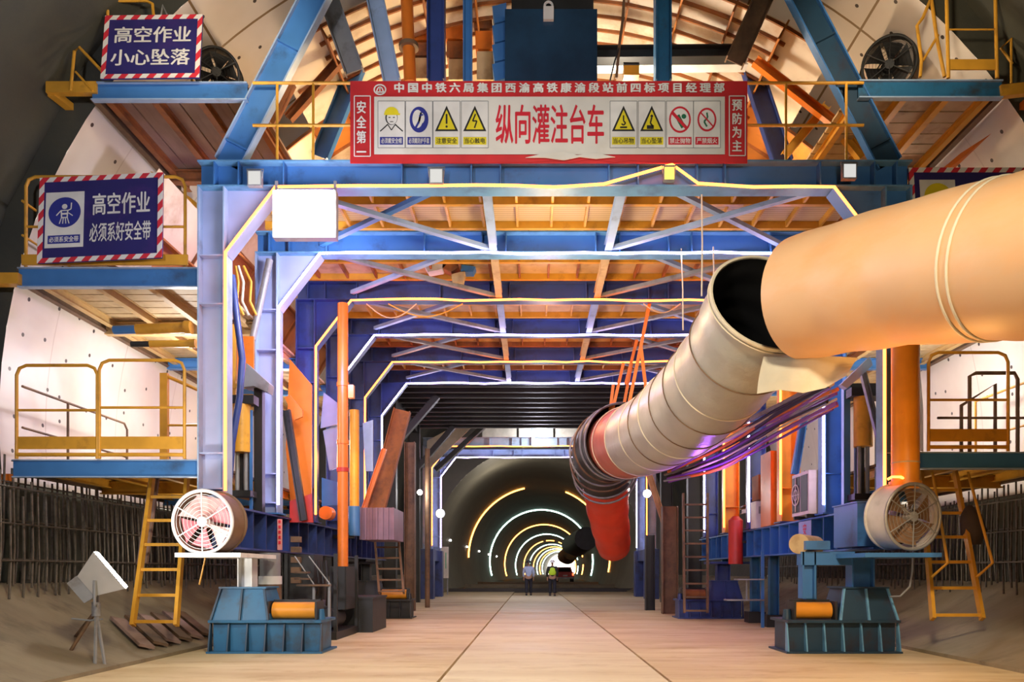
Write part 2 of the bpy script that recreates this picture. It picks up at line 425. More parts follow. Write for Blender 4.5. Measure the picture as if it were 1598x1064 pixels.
# decks and bracing of the roof, bay by bay
for k in range(5):
    y0, y1 = FY[k]+.17, FY[k+1]-.17
    t = thing('roof_deck', 'yellow tan steel deck between the %s and %s portal frames' % (ORDN[k], ORDN[k+1]), 'deck', (0, y0, 7.0), 'roof decks of the gantry')
    MB().bx(-4.9, 4.9, y0, y1, 7.20, 7.22).build('sheet', PERF if k == 0 else TAN if k == 1 else DECKY, t)
    for i in range(3):
        yy = y0+.12+(y1-y0-.24)*i/2
        MB().ibeam((-4.9, yy, 7.14), (4.9, yy, 7.14), .12, .08, tf=.012, tw=.01, chan=1).build('joist', YEL if k < 3 else RUST, t)
    for i in range(17):
        x = -4.6+.575*i
        MB().bx(x-.02, x+.02, y0+.05, y1-.05, 7.10, 7.20).build('rib', YEL if k % 2 == 0 else RUST, t)
    t = thing('roof_bracing', 'pale steel bracing below the deck of the %s bay' % ORDN[k], 'bracing', (0, y0, 6.8), 'roof bracing of the gantry')
    for s in (-1, 1):
        MB().ibeam((s*1.0, FY[k]+.01, 6.86), (s*1.0, FY[k+1]-.01, 6.86), .16, .13, tf=.012, tw=.01).build('tie_beam', LBLUE if k % 2 == 0 else TAN, t)
        MB().bar((s*4.0, FY[k]+.05, 6.83), (s*1.06, FY[k+1]-.1, 6.83), .10, .07).build('brace', LBLUE if k == 0 else GREY, t)
        MB().bar((s*1.5, FY[k]+.05, 6.90), (s*4.0, FY[k+1]-.1, 6.90), .09, .07).build('brace', BLUE if (k == 0 and s < 0) else LBLUE, t)

# bottom girders
def text_mb(mb, body, o, ex, ey, h, wd=None, bold=.0, off=.004, mi=0, gap=1, vert=False):
    """letters laid on the plane o + ex*x + ey*y; wd squeezes each line to that width"""
    ex, ey = V(ex).normalized(), V(ey).normalized(); n = ex.cross(ey)
    cu = bpy.data.curves.new('letters', 'FONT'); cu.body = body; cu.size = 1; cu.resolution_u = 2
    cu.space_character = gap
    if vert: cu.space_line = 1.12; cu.align_x = 'CENTER'; cu.body = '\n'.join(body)
    ob = bpy.data.objects.new('letters', cu); col.objects.link(ob)
    dg = bpy.context.evaluated_depsgraph_get(); me = bpy.data.meshes.new_from_object(ob.evaluated_get(dg))
    xs = [v.co.x for v in me.vertices]; ys = [v.co.y for v in me.vertices]
    x0, x1, y0, y1 = min(xs), max(xs), min(ys), max(ys)
    sy = h/(y1-y0); sx = (wd/(x1-x0)) if wd else sy
    O = V(o)
    for q, (i, j) in enumerate(((0, 0), (-1, 0), (1, 0), (0, -1), (0, 1)) if bold else ((0, 0),)):
        mb.add([O+ex*((v.co.x+i*bold-(x0+x1)/2)*sx)+ey*((v.co.y+j*bold*.6-(y0+y1)/2)*sy)+n*(off+.0004*q) for v in me.vertices], [tuple(p.vertices) for p in me.polygons], mi)
    bpy.data.objects.remove(ob); bpy.data.curves.remove(cu); bpy.data.meshes.remove(me)
    return mb
for s in (-1, 1):
    t = thing('bottom_girder', 'long dark blue bottom girder below the %s' % ('air conditioner, red characters on its web' if s > 0 else 'orange pipe and yellow jack'), 'girder', (s*4.95, 17, 1.54), 'bottom girders')
    MB().ibeam((s*4.95, 11.42, 1.86), (s*4.95, 23.3, 1.86), .64, .42, tf=.03, tw=.02).build('girder_body', DBLUE if s < 0 else BLUE, t)
    for i in range(20):
        y = 11.6+.6*i
        MB().bx(s*4.95-.2, s*4.95+.2, y-.01, y+.01, 1.57, 2.15).build('stiffener', DBLUE if s < 0 else BLUE, t)
    if s > 0:
        MB().bx(4.735, 4.745, 13.95, 14.6, 1.58, 2.14).build('name_plate', LBLUE, t, label='pale plate with red characters')
        text_mb(MB(), '安全', (4.735, 14.27, 1.86), (0, -1, 0), (0, 0, 1), .46, .2, .02, .003, vert=True).build('lettering', SRED, t)
    for yy in (14.6, 16.8, 18.2, 21.0):
        MB().ibeam((s*4.95, yy, .25), (s*4.95, yy, 1.55), .2, .16, (1, 0, 0)).build('leg', TEAL if s > 0 else DARK, t)
        MB().bx(s*4.95-.2, s*4.95+.2, yy-.2, yy+.2, .0, .26).build('foot', DARK, t)

# travelling feet
def foot(s, y, label, bm_, postm, rollm, ribm=None):
    t = thing('travelling_foot', label, 'gantry foot', (s*4.3, y+.4, 0), 'travelling feet of the gantry')
    x0, x1 = sorted((s*3.42, s*5.08))
    b = MB(); b.bx(x0+.04, x1-.04, y+.12, y+.75, .0, .47); b.bx(x0, x1, y+.02, y+.85, .45, .49); b.bx(x0-.02, x1+.02, y, y+.87, 0, .03)
    b.build('base', bm_, t)
    n = 7
    for i in range(n):
        x = x0+.01+(x1-x0-.02)*i/(n-1)
        MB().prism([(x-.01, y+.0, .03), (x-.01, y+.13, .03), (x-.01, y+.13, .45), (x-.01, y+.08, .45)], (.02, 0, 0)).build('rib', ribm or bm_, t)
    xc = s*4.62; w0, w1 = .42, .32
    p = MB(); p.hexa([(xc-w0, y+.05, .49), (xc+w0, y+.05, .49), (xc+w0, y+.8, .49), (xc-w0, y+.8, .49), (xc-w1, y+.17, .95), (xc+w1, y+.17, .95), (xc+w1, y+.7, .95), (xc-w1, y+.7, .95)])
    p.bx(xc-w1-.03, xc+w1+.03, y+.14, y+.73, .95, .975); p.build('pedestal', bm_, t)
    for q in (-1, 0, 1):
        MB().hexa([(xc+q*w0-.014, y+.01, .49), (xc+q*w0+.014, y+.01, .49), (xc+q*w0+.014, y+.06, .49), (xc+q*w0-.014, y+.06, .49),
                   (xc+q*w1-.014, y+.13, .95), (xc+q*w1+.014, y+.13, .95), (xc+q*w1+.014, y+.18, .95), (xc+q*w1-.014, y+.18, .95)]).build('web', ribm or bm_, t)
    if s < 0:
        MB().ibeam((xc, y+.35, .975), (xc, y+.35, 1.40), .22, .24, (1, 0, 0)).build('post', postm, t)
        MB().bx(xc-.6, xc+.3, y-.72 if y < 12 else y, y+.75, 1.40, 1.46).build('cap_plate', postm, t)
    else:
        MB().ibeam((xc, y+.35, .975), (xc, y+.35, 1.40), .34, .24, (1, 0, 0)).build('post', postm, t)
        MB().bx(xc-.4, xc+.65, y-.75 if y < 12 else y, y+.75, 1.40, 1.46).build('cap_plate', postm, t)
    xr0, xr1 = sorted((s*3.6, s*4.14))
    if s < 0: xr0, xr1 = -4.2, -3.56
    MB().cyl((xr0, y+.3, .62), (xr1, y+.3, .62), .125, None, 24).build('roller', rollm, t, 40, label='orange roller')
    r = MB(); r.bx(xr0-.05, xr0-.02, y+.12, y+.5, .49, .76); r.bx(xr1+.02, xr1+.05, y+.12, y+.5, .49, .76); r.bx(xr0-.03, xr1+.03, y+.38, y+.42, .72, .78)
    r.build('roller_bracket', DARK, t)
    MB().cyl((s*3.5, y+.3, .49), (s*3.5, y+.3, .64), .07, .05, 12).build('bolt', bm_, t, 40)
foot(-1, 11.25, 'blue foot below the pink-bladed fan, white post and orange roller', TEAL, WHITEP, POSTO, DTEAL)
foot(1, 11.25, 'blue foot below the grey drum fan, ribbed front and orange roller', DTEAL, BLUE, POSTO, EDGE)
foot(-1, 19.6, 'dark foot with orange roller standing behind the orange pipe', DARK, DARK, POSTO)
foot(1, 19.6, 'dark navy foot with brown roller by the inner ladder', DBLUE, DBLUE, RUST)
b = MB(); b.ibeam((3.82, 11.6, .8), (3.82, 11.6, 1.5), .2, .2, (1, 0, 0)); b.bx(3.7, 4.5, 11.5, 11.7, 1.3, 1.5)
single(b, 'roller_bracket_frame', BLUE, 'blue corner bracket above the orange roller beside the grey fan foot', 'bracket')
b = MB(); b.cyl((3.68, 11.55, 1.62), (4.2, 12.3, 1.62), .15, None, 20)
t = thing('electric_motor', 'small cylindrical blue and tan motor lying on the blue bracket', 'motor', (3.9, 11.9, 1.5))
b.build('housing', TAN, t, 40); MB().bx(3.74, 4.1, 11.42, 11.62, 1.53, 1.66).build('terminal_box', BLUE, t)

# ------------------------------------------------------------------ fans
def fan(c, axis, R, depth, gm, bladem, drumm, label, nb=6, wires=8, stand=None, hubm=None):
    c = V(c); ax = V(axis).normalized()      # axis points out of the front
    up = V((0, 0, 1)); x = up.cross(ax).normalized(); y = ax.cross(x)
    t = thing('drum_fan', label, 'fan', (c.x, c.y, c.z-R))
    P = lambda r, a, d: c+x*(r*math.cos(a))+y*(r*math.sin(a))+ax*d
    n = 40; d = MB(); vs_, fs = [], []
    for rr, dd in ((R, 0), (R, -depth), (R-.02, -depth), (R-.02, 0)):
        vs_ += [P(rr, 2*PI*i/n, dd) for i in range(n)]
    for q in range(4):
        for i in range(n): j = (i+1) % n; fs.append((q*n+i, q*n+j, ((q+1) % 4)*n+j, ((q+1) % 4)*n+i))
    d.add(vs_, fs); d.build('drum', drumm, t, 40)
    MB().ring(c, ax, R, .024, 48, 8).build('front_rim', gm, t, 60)
    MB().ring(c-ax*depth, ax, R, .024, 48, 8).build('rear_rim', drumm, t, 60)
    g = MB()
    for i in range(1, wires): g.ring(c+ax*.012, ax, R*i/wires, .0032, 40, 4)
    g.build('guard_wires', gm, t)
    for i in range(6):
        a = PI/2+i*PI/3
        MB().tube([P(.03, a, .016), P(R, a, .016)], .009, 6).build('guard_spoke', gm, t)
    MB().cyl(c-ax*.2, c+ax*.02, .085, .07, 20).build('hub', hubm or gm, t, 40)
    for i in range(nb):
        a = .35+2*PI*i/nb; bl = MB(); N = 6; vs_, fs = [], []
        for k in range(N+1):
            r = .08+(R*.93-.08)*k/N; h = .36+.12*k/N
            for m_ in (-1, 1):
                vs_.append(P(r, a+m_*h*(1.0 if m_ > 0 else 1.05), -.10+m_*.045)); 
        b2 = [p-ax*.008 for p in vs_]
        for k in range(N): fs.append((2*k, 2*k+1, 2*k+3, 2*k+2))
        M_ = len(vs_)
        f2 = [tuple(M_+i_ for i_ in reversed(f)) for f in fs]
        bl.add(vs_+b2, fs+f2+[(2*k, 2*k+2, M_+2*k+2, M_+2*k) for k in range(N)]+[(2*k+1, M_+2*k+1, M_+2*k+3, 2*k+3) for k in range(N)]+[(2*N, 2*N+1, M_+2*N+1, M_+2*N)])
        bl.build('blade', bladem[i % len(bladem)], t, 40)
    MB().ring(c-ax*(depth*.75), ax, R*.4, .012, 24, 5).build('motor_ring', drumm, t)
    MB().cyl(c-ax*(depth*.95), c-ax*.2, .12, .12, 20).build('motor', drumm, t, 40)
    return t
PINK = pm('pink_blade', (.66, .17, .20), .5, 0, (.75, .40, .40), (.45, .75), 3)
PINKW = pm('pale_pink_blade', (.74, .42, .40), .5)
fan(at(316, 814, 10.6), (-.10, -1, -.03), .43, .40, WHITEP, [PINK, PINKW, PINKW, PINK], BROWN, 'drum fan with white guard and pink blades by the ladder')
fan(at(1425, 806, 10.55), (.28, -1, -.05), .45, .40, GREY, [BROWN], pm('pale_grey_paint', (.50, .50, .50), .5, 0, (.3, .28, .25), (.5, .8), 3), 'drum fan with grey guard and dark blades below the orange post', hubm=GREY)
fan(at(338, 112, 12.3), (.25, -1, -.35), .34, .5, DARK, [BLACK], DARK, 'black drum fan behind the upper fall warning sign')
fan(at(1388, 100, 12.3), (-.35, -1, -.3), .40, .5, DARK, [BLACK], DARK, 'black drum fan above the upper platform on the duct side')
b = MB(); b.tube([at(322, 862, 11.1), at(318, 880, 11.1), at(311, 912, 11.1)], .012, 6)
single(b, 'power_cable', YEL, 'thin yellow cable hanging below the pink-bladed fan', 'cable')
b = MB(); b.tube([at(1425, 858, 11.0), at(1424, 890, 11.0), at(1420, 915, 11.0), at(1405, 930, 11.05), at(1390, 931, 11.2)], .014, 6)
single(b, 'power_cable', GREY, 'grey cable looping below the grey drum fan', 'cable')

# ------------------------------------------------------------------ signs
def poly_plane(mb, o, ex, ey, pts, off, mi=0):
    ex, ey = V(ex).normalized(), V(ey).normalized(); n = ex.cross(ey)
    return mb.add([V(o)+ex*x+ey*y+n*off for x, y in pts], [tuple(range(len(pts)))], mi)
def circ(cx, cy, r, n=28, a0=0, a1=2*PI, ry=None):
    return [(cx+r*math.cos(a0+(a1-a0)*i/n), cy+(ry or r)*math.sin(a0+(a1-a0)*i/n)) for i in range(n)]
def rect(x0, y0, x1, y1): return [(x0, y0), (x1, y0), (x1, y1), (x0, y1)]
def stroke(mb, o, ex, ey, pts, w_, off, mi=0):
    for (xa, ya), (xb, yb) in zip(pts, pts[1:]):
        d = V((xb-xa, yb-ya)); L = d.length or 1; nx, ny = -d.y/L*w_/2, d.x/L*w_/2
        poly_plane(mb, o, ex, ey, [(xa+nx, ya+ny), (xa-nx, ya-ny), (xb-nx, yb-ny), (xb+nx, yb+ny)], off, mi)
def sign(bl, br, tl, name_label, lines, picto=None, caption=None, bt=.07):
    bl, br, tl = V(bl), V(br), V(tl); ex = (br-bl).normalized(); W = (br-bl).length
    ey = (tl-bl)-ex*(tl-bl).dot(ex); H = ey.length; ey.normalize(); n = ex.cross(ey)
    t = thing('warning_sign', name_label, 'sign', bl.lerp(br, .5))
    q = [bl, br, br+ey*H, bl+ey*H]
    b = MB(); b.prism(q, -n*.025); b.build('panel', NAVY, t)
    f = MB()
    for r in (rect(0, 0, W, bt), rect(0, H-bt, W, H), rect(0, bt, bt, H-bt), rect(W-bt, bt, W, H-bt)):
        f.prism([bl+ex*x+ey*y+n*.002 for x, y in r], n*.008)
    f.build('striped_border', STRIPE, t)
    l = MB()
    for body, cx, cy, h, wd in lines: text_mb(l, body, bl+ex*(cx*W)+ey*(cy*H), ex, ey, h*H, wd*W, .022, .004)
    l.build('lettering', SWHITE, t)
    if picto:
        x0, y0, x1, y1 = [a*b_ for a, b_ in zip(picto[0], (W, H, W, H))]
        p = MB(); p.prism([bl+ex*x+ey*y+n*.002 for x, y in rect(x0, y0, x1, y1)], n*.004); pl = p.build('pictogram_plate', CREAM if False else SWHITE, t)
        g = MB(); cx, w_, hh = (x0+x1)/2, x1-x0, y1-y0; cy = y0+hh*.63
        if picto[1] == 'harness':
            poly_plane(g, bl, ex, ey, circ(cx, cy, w_*.42, 36), .008, 0)
            r = w_*.42
            poly_plane(g, bl, ex, ey, circ(cx, cy+r*.38, r*.17, 16), .010, 1)
            stroke(g, bl, ex, ey, [(cx-r*.5, cy-r*.2), (cx-r*.22, cy+r*.12), (cx+r*.22, cy+r*.12), (cx+r*.4, cy+r*.2), (cx+r*.42, cy+r*.62)], r*.07, .010, 1)
            stroke(g, bl, ex, ey, [(cx-r*.2, cy+r*.1), (cx-r*.17, cy-r*.35), (cx+r*.17, cy-r*.35), (cx+r*.2, cy+r*.1)], r*.08, .010, 1)
            for a in (-.3, -.1, .1, .3): stroke(g, bl, ex, ey, [(cx+a*r*.6, cy-r*.35), (cx+a*r, cy-r*.75)], r*.06, .010, 1)
            stroke(g, bl, ex, ey, [(cx-r*.2, cy-r*.1), (cx+r*.2, cy-r*.1)], r*.12, .0105, 1)
            stroke(g, bl, ex, ey, [(cx+r*.25, cy-r*.05), (cx+r*.52, cy-r*.25)], r*.06, .0105, 1)
            g.build('pictogram', [PICBLUE, SWHITE], pl)
        else:
            head(g, bl, ex, ey, cx, y0+hh*.6, hh*.36, .008); g.build('pictogram', [INK, PICYEL, SWHITE], pl)
        if caption:
            c = MB(); poly_plane(c, bl, ex, ey, rect(x0+w_*.08, y0+hh*.07, x1-w_*.08, y0+hh*.22), .008, 0)
            text_mb(c, caption, bl+ex*cx+ey*(y0+hh*.145), ex, ey, hh*.10, w_*.76, .02, .010, 1)
            c.build('caption', [PICBLUE, SWHITE], pl)
    return t
def head(g, o, ex, ey, cx, cy, r, off):
    """worker's head in a yellow helmet: 0 ink, 1 yellow, 2 white"""
    poly_plane(g, o, ex, ey, circ(cx, cy+r*.05, r*.52, 20, ry=r*.62), off, 0)
    poly_plane(g, o, ex, ey, circ(cx+r*.04, cy+r*.02, r*.44, 20, ry=r*.55), off+.001, 2)
    poly_plane(g, o, ex, ey, circ(cx, cy+r*.35, r*.6, 14, 0, PI*14/13, ry=r*.6), off+.002, 1)
    poly_plane(g, o, ex, ey, rect(cx-r*.62, cy+r*.26, cx+r*.72, cy+r*.40), off+.0025, 1)
    for a in (-.16, .2): poly_plane(g, o, ex, ey, rect(cx+a*r-r*.08, cy+r*.02, cx+a*r+r*.08, cy+r*.1), off+.003, 0)
    stroke(g, o, ex, ey, [(cx-r*.12, cy-r*.3), (cx+r*.15, cy-r*.3)], r*.06, off+.003, 0)
    stroke(g, o, ex, ey, [(cx-r*.95, cy-r*1.1), (cx-r*.5, cy-r*.7), (cx-r*.3, cy-r*.5)], r*.1, off+.001, 0)
    stroke(g, o, ex, ey, [(cx+r*.95, cy-r*1.1), (cx+r*.5, cy-r*.7), (cx+r*.3, cy-r*.5)], r*.1, off+.001, 0)
    stroke(g, o, ex, ey, [(cx-r*.3, cy-r*.55), (cx, cy-r*1.0), (cx+r*.3, cy-r*.55)], r*.08, off+.001, 0)

sign(at(157, 123, 10.98), at(311, 121, 10.98), at(165, 25, 11.13), 'navy sign warning of falling, on the uppermost platform with two text rows',
     [('高空作业', .5, .69, .25, .78), ('小心坠落', .49, .33, .25, .80)], bt=.065)
sign(at(58, 411, 10.98), at(253, 402, 10.98), at(68, 278, 11.14), 'navy safety harness sign with round blue pictogram on the guardrail',
     [('高空作业', .665, .66, .25, .46), ('必须系好安全带', .66, .33, .22, .49)], ((.055, .17, .365, .82), 'harness'), '必须系安全带', bt=.07)
sign(at(1425, 398, 11.0), at(1625, 398, 11.0), at(1434, 262, 11.14), 'navy sign with yellow helmet pictogram, half hidden by the tan duct',
     [('高空作业', .665, .70, .24, .46), ('必须戴安全帽', .665, .36, .22, .46)], ((.08, .17, .36, .86), 'helmet'), '必须戴安全帽', bt=.07)

# ------------------------------------------------------------------ banner
t = thing('banner', 'long red and white safety banner across the front beam', 'banner', (0, 10.98, 7.16))
BO = at(546, 253, 10.96); EX, EZ = V((1, 0, 0)), V((0, 0, 1))
BW = (1167-546)*10.96/F; BH = (253-125)*10.96/F
sx, sz = BW/621.0, BH/128.0
def bxy(u, v): return ((u-546)*sx, (253-v)*sz)
wr = MB(); NX, NZ = 60, 12; vs_, fs = [], []
def ripple(x, z):
    e = math.exp(-((x-3.4)/1.1)**2)*max(0, .5-z)*.25
    return .012*math.sin(x*3.1+z*2)+.008*math.sin(x*7+1.3)-e*math.sin(x*9)*.5
for j in range(NZ+1):
    for i in range(NX+1):
        x, z = BW*i/NX, BH*j/NZ
        zz = z
        if j == 0: zz = z+.05*math.exp(-((x-3.5)/.9)**2)*abs(math.sin(x*5))
        vs_.append(BO+V((x, ripple(x, z)*0+.02, zz)))
for j in range(NZ):
    for i in range(NX): k = j*(NX+1)+i; fs.append((k, k+1, k+NX+2, k+NX+1))
wr.add(vs_, fs).prism([BO+V((0, .03, 0)), BO+V((BW, .03, 0)), BO+V((BW, .03, BH)), BO+V((0, .03, BH))], (0, .01, 0)); wr.build('cloth', BANRED, t)
def bp(mb, u0, v0, u1, v1, off, mi=0):
    x0, y0 = bxy(u0, v1); x1, y1 = bxy(u1, v0)
    poly_plane(mb, BO, EX, EZ, rect(x0, y0, x1, y1), off, mi)
wf = MB(); bp(wf, 584, 151, 1131, 241, .003); wf.build('white_field', BANWHITE, t)
l = MB()
def bt(mb, s_, u, v, h, wd, off=.004, bold=.02, mi=0, vert=False, gap=1):
    x, y = bxy(u, v); text_mb(mb, s_, BO+EX*x+EZ*y, EX, EZ, h*sz, wd*sx, bold, off, mi, gap, vert)
bt(l, '中国中铁六局集团西渝高铁康渝段站前四标项目经理部', 873, 137, 15, 514, bold=.045, gap=1.5); l.build('headline_lettering', SWHITE, t)
l = MB(); bt(l, '安全第一', 564, 198, 80, 15, vert=True, bold=.03); l.build('motto_lettering', SWHITE, t)
l = MB(); bt(l, '预防为主', 1150, 196, 80, 15, vert=True, bold=.03); l.build('motto_lettering', SWHITE, t)
l = MB(); bt(l, '纵向灌注台车', 858, 194, 60, 168, .006, .02); l.build('red_lettering', SRED, t)
for u0, v0, u1, v1 in ((553, 150, 578, 244), (1138, 150, 1163, 243)):
    fr = MB(); pts = [bxy(u0, v0), bxy(u1, v0), bxy(u1, v1), bxy(u0, v1), bxy(u0, v0)]; stroke(fr, BO, EX, EZ, pts, .014, .004); fr.build('motto_frame', SWHITE, t)
fr = MB(); x, y = bxy(593, 140)
for i in range(20):
    a, b_ = 2*PI*i/20+.3, 2*PI*(i+1)/20+.3
    stroke(fr, BO, EX, EZ, [(x+.082*math.cos(a), y+.07*math.sin(a)), (x+.082*math.cos(b_), y+.07*math.sin(b_))], .02, .004)
stroke(fr, BO, EX, EZ, [(x-.05, y-.03), (x-.03, y+.02), (x, y+.04), (x+.03, y+.02), (x+.05, y-.03)], .018, .004)
stroke(fr, BO, EX, EZ, [(x-.06, y-.035), (x+.06, y-.035)], .018, .004); stroke(fr, BO, EX, EZ, [(x, y-.035), (x, y+.04)], .016, .004)
fr.build('round_emblem', SWHITE, t)
CAPT = [(611, PICBLUE, '必须戴安全帽', 'head'), (654, PICBLUE, '必须戴防护手套', 'glove'), (697, PICYEL, '注意安全', 'bang'), (741, PICYEL, '当心触电', 'bolt'),
        (973, PICYEL, '当心吊物', 'hook'), (1017, PICYEL, '当心坠落', 'fall'), (1061, SRED, '禁止抛物', 'nothrow'), (1103, SRED, '严禁烟火', 'nofire')]
for u, cm, cap, kind in CAPT:
    g = MB(); cx, cy = bxy(u, 187); o3 = .006
    pts = [bxy(u-21, 158), bxy(u+21, 158), bxy(u+21, 231), bxy(u-21, 231), bxy(u-21, 158)]
    poly_plane(g, BO, EX, EZ, rect(*bxy(u-21, 231), *bxy(u+21, 158)), .0045, 2); stroke(g, BO, EX, EZ, pts, .008, .005, 4)
    mats = [INK, PICYEL, SWHITE, cm, GREY, PICBLUE, SRED, pm('picto_green', (.02, .18, .08))] if u == 611 else mats
    mats = [INK, PICYEL, SWHITE, cm]+mats[4:]
    if kind == 'head': head(g, BO, EX, EZ, cx, cy+.02, .17, o3)
    elif kind == 'glove':
        poly_plane(g, BO, EX, EZ, circ(cx, cy, .135, 28, ry=.185), o3, 5); poly_plane(g, BO, EX, EZ, circ(cx-.02, cy+.01, .075, 20, ry=.13), o3+.001, 2)
        stroke(g, BO, EX, EZ, [(cx-.05, cy-.12), (cx, cy-.03), (cx+.03, cy+.1)], .03, o3+.002, 5); poly_plane(g, BO, EX, EZ, circ(cx+.03, cy+.02, .05, 14, ry=.08), o3+.002, 2)
        stroke(g, BO, EX, EZ, [(cx, cy+.05), (cx+.06, cy+.07)], .02, o3+.003, 5)
    elif kind in ('bang', 'bolt', 'hook', 'fall'):
        poly_plane(g, BO, EX, EZ, [(cx-.165, cy-.165), (cx+.165, cy-.165), (cx, cy+.20)], o3, 0)
        poly_plane(g, BO, EX, EZ, [(cx-.125, cy-.14), (cx+.125, cy-.14), (cx, cy+.14)], o3+.001, 1)
        if kind == 'bang': stroke(g, BO, EX, EZ, [(cx, cy+.08), (cx, cy-.06)], .025, o3+.002, 0); poly_plane(g, BO, EX, EZ, circ(cx, cy-.1, .017, 10), o3+.002, 0)
        elif kind == 'bolt': stroke(g, BO, EX, EZ, [(cx+.01, cy+.08), (cx-.03, cy-.02), (cx+.03, cy-.02), (cx-.005, cy-.12)], .02, o3+.002, 0)
        elif kind == 'hook':
            stroke(g, BO, EX, EZ, [(cx, cy+.06), (cx, cy-.02), (cx+.03, cy-.05), (cx, cy-.08), (cx-.03, cy-.06)], .02, o3+.002, 0); stroke(g, BO, EX, EZ, [(cx-.05, cy-.11), (cx+.05, cy-.11)], .025, o3+.002, 0)
        else:
            poly_plane(g, BO, EX, EZ, circ(cx, cy+.05, .02, 10), o3+.002, 0); stroke(g, BO, EX, EZ, [(cx, cy+.03), (cx-.02, cy-.05), (cx+.02, cy-.1)], .022, o3+.002, 0)
            poly_plane(g, BO, EX, EZ, rect(cx-.07, cy-.135, cx+.03, cy-.08), o3+.002, 0)
    else:
        R_ = (.155, .19) if kind == 'nothrow' else (.135, .17)
        poly_plane(g, BO, EX, EZ, circ(cx, cy, R_[0], 28, ry=R_[1]), o3, 6); poly_plane(g, BO, EX, EZ, circ(cx, cy, R_[0]-.025, 28, ry=R_[1]-.03), o3+.001, 2)
        if kind == 'nothrow':
            poly_plane(g, BO, EX, EZ, circ(cx+.055, cy+.045, .035, 12), o3+.002, 7)
            stroke(g, BO, EX, EZ, [(cx-.04, cy+.06), (cx+.0, cy-.02), (cx+.05, cy-.11)], .07, o3+.0015, 7); stroke(g, BO, EX, EZ, [(cx-.11, cy+.1), (cx+.1, cy-.13)], .045, o3+.003, 6)
        else:
            stroke(g, BO, EX, EZ, [(cx, cy-.1), (cx-.04, cy-.03), (cx+.01, cy+.03), (cx, cy+.1)], .025, o3+.002, 7); stroke(g, BO, EX, EZ, [(cx-.09, cy+.1), (cx+.09, cy-.1)], .02, o3+.003, 6)
    a, b_ = bxy(u-18, 226), bxy(u+18, 214); poly_plane(g, BO, EX, EZ, rect(*a, *b_), o3, 3)
    bt(g, cap, u, 220, 8.5, 32, o3+.002, .015, 0 if cm is PICYEL else 2)
    g.build('pictogram', mats, t)
tr = MB()   # torn strip at the lower edge
pp = [bxy(u, v) for u, v in ((820, 247), (850, 240), (872, 236), (900, 243), (930, 240), (960, 246), (930, 249), (905, 246), (880, 251), (850, 247))]
tr.prism([BO+EX*x+EZ*y-V((0, .02, 0)) for x, y in pp], (0, .012, 0)); tr.build('torn_strip', BANWHITE, t)

# front guardrail behind the banner
t = thing('front_guardrail', 'yellow pipe guardrail along the front beam behind the banner', 'guardrail', (0, 11.08, 7.12))
for z in (8.24, 7.63): MB().tube([(-4.35, 11.08, z), (4.45, 11.08, z)], .022, 8).build('rail', YEL, t, 60)
for x in (-4.0, -3.48, -1.2, 1.2, 3.33, 4.2): MB().tube([(x, 11.08, 7.12), (x, 11.08, 8.24)], .02, 8).build('post', YEL, t, 60)

# ------------------------------------------------------------------ front beam fixtures
def small_flood(p, label, gm, w_=.2, h_=.22):
    p = V(p); t = thing('small_floodlight', label, 'light', p-V((0, 0, h_/2)))
    MB().bx(p.x-w_/2, p.x+w_/2, p.y-.03, p.y+.05, p.z-h_/2, p.z+h_/2).build('housing', GREY, t)
    MB().bx(p.x-w_*.42, p.x+w_*.42, p.y-.036, p.y-.028, p.z-h_*.42, p.z+h_*.42).build('lens', gm, t)
    MB().tube([(p.x-w_/2, p.y, p.z), (p.x-w_/2-.02, p.y, p.z+h_*.62), (p.x+w_/2+.02, p.y, p.z+h_*.62), (p.x+w_/2, p.y, p.z)], .01, 6).build('bracket', GREY, t)
E_SOFT = em('soft_lamp_glow', (1, .98, .93), .55)
small_flood(at(398, 279, 10.98), 'small square floodlight under the foot of the banner-side strut', E_SOFT)
small_flood(at(681, 276, 10.98), 'small square floodlight below the banner, orange clamp', E_SOFT)
small_flood(at(1325, 268, 10.98), 'small square floodlight on the front beam by the duct', E_SOFT)
small_flood(at(1044, 272, 10.98), 'small yellow lamp below the banner at the rope peak', em('yellow_lamp', (1, .6, .05), 3), .16, .2)
p = at(474, 332, 10.9)
t = thing('floodlight', 'large glaring floodlight hung below the front beam', 'light', (p.x, p.y, p.z-.35))
MB().bx(p.x-.45, p.x+.45, p.y+.02, p.y+.16, p.z-.34, p.z+.34).build('housing', GREY, t)
MB().bx(p.x-.41, p.x+.41, p.y-.0, p.y+.018, p.z-.30, p.z+.30).build('lens', E_FLOOD, t)
for q in (-.42, .42): MB().bar((p.x+q, p.y+.1, p.z+.36), (p.x+q, p.y+.1, p.z+.5), .04, .02, (0, 1, 0)).build('hanger', GREY, t)

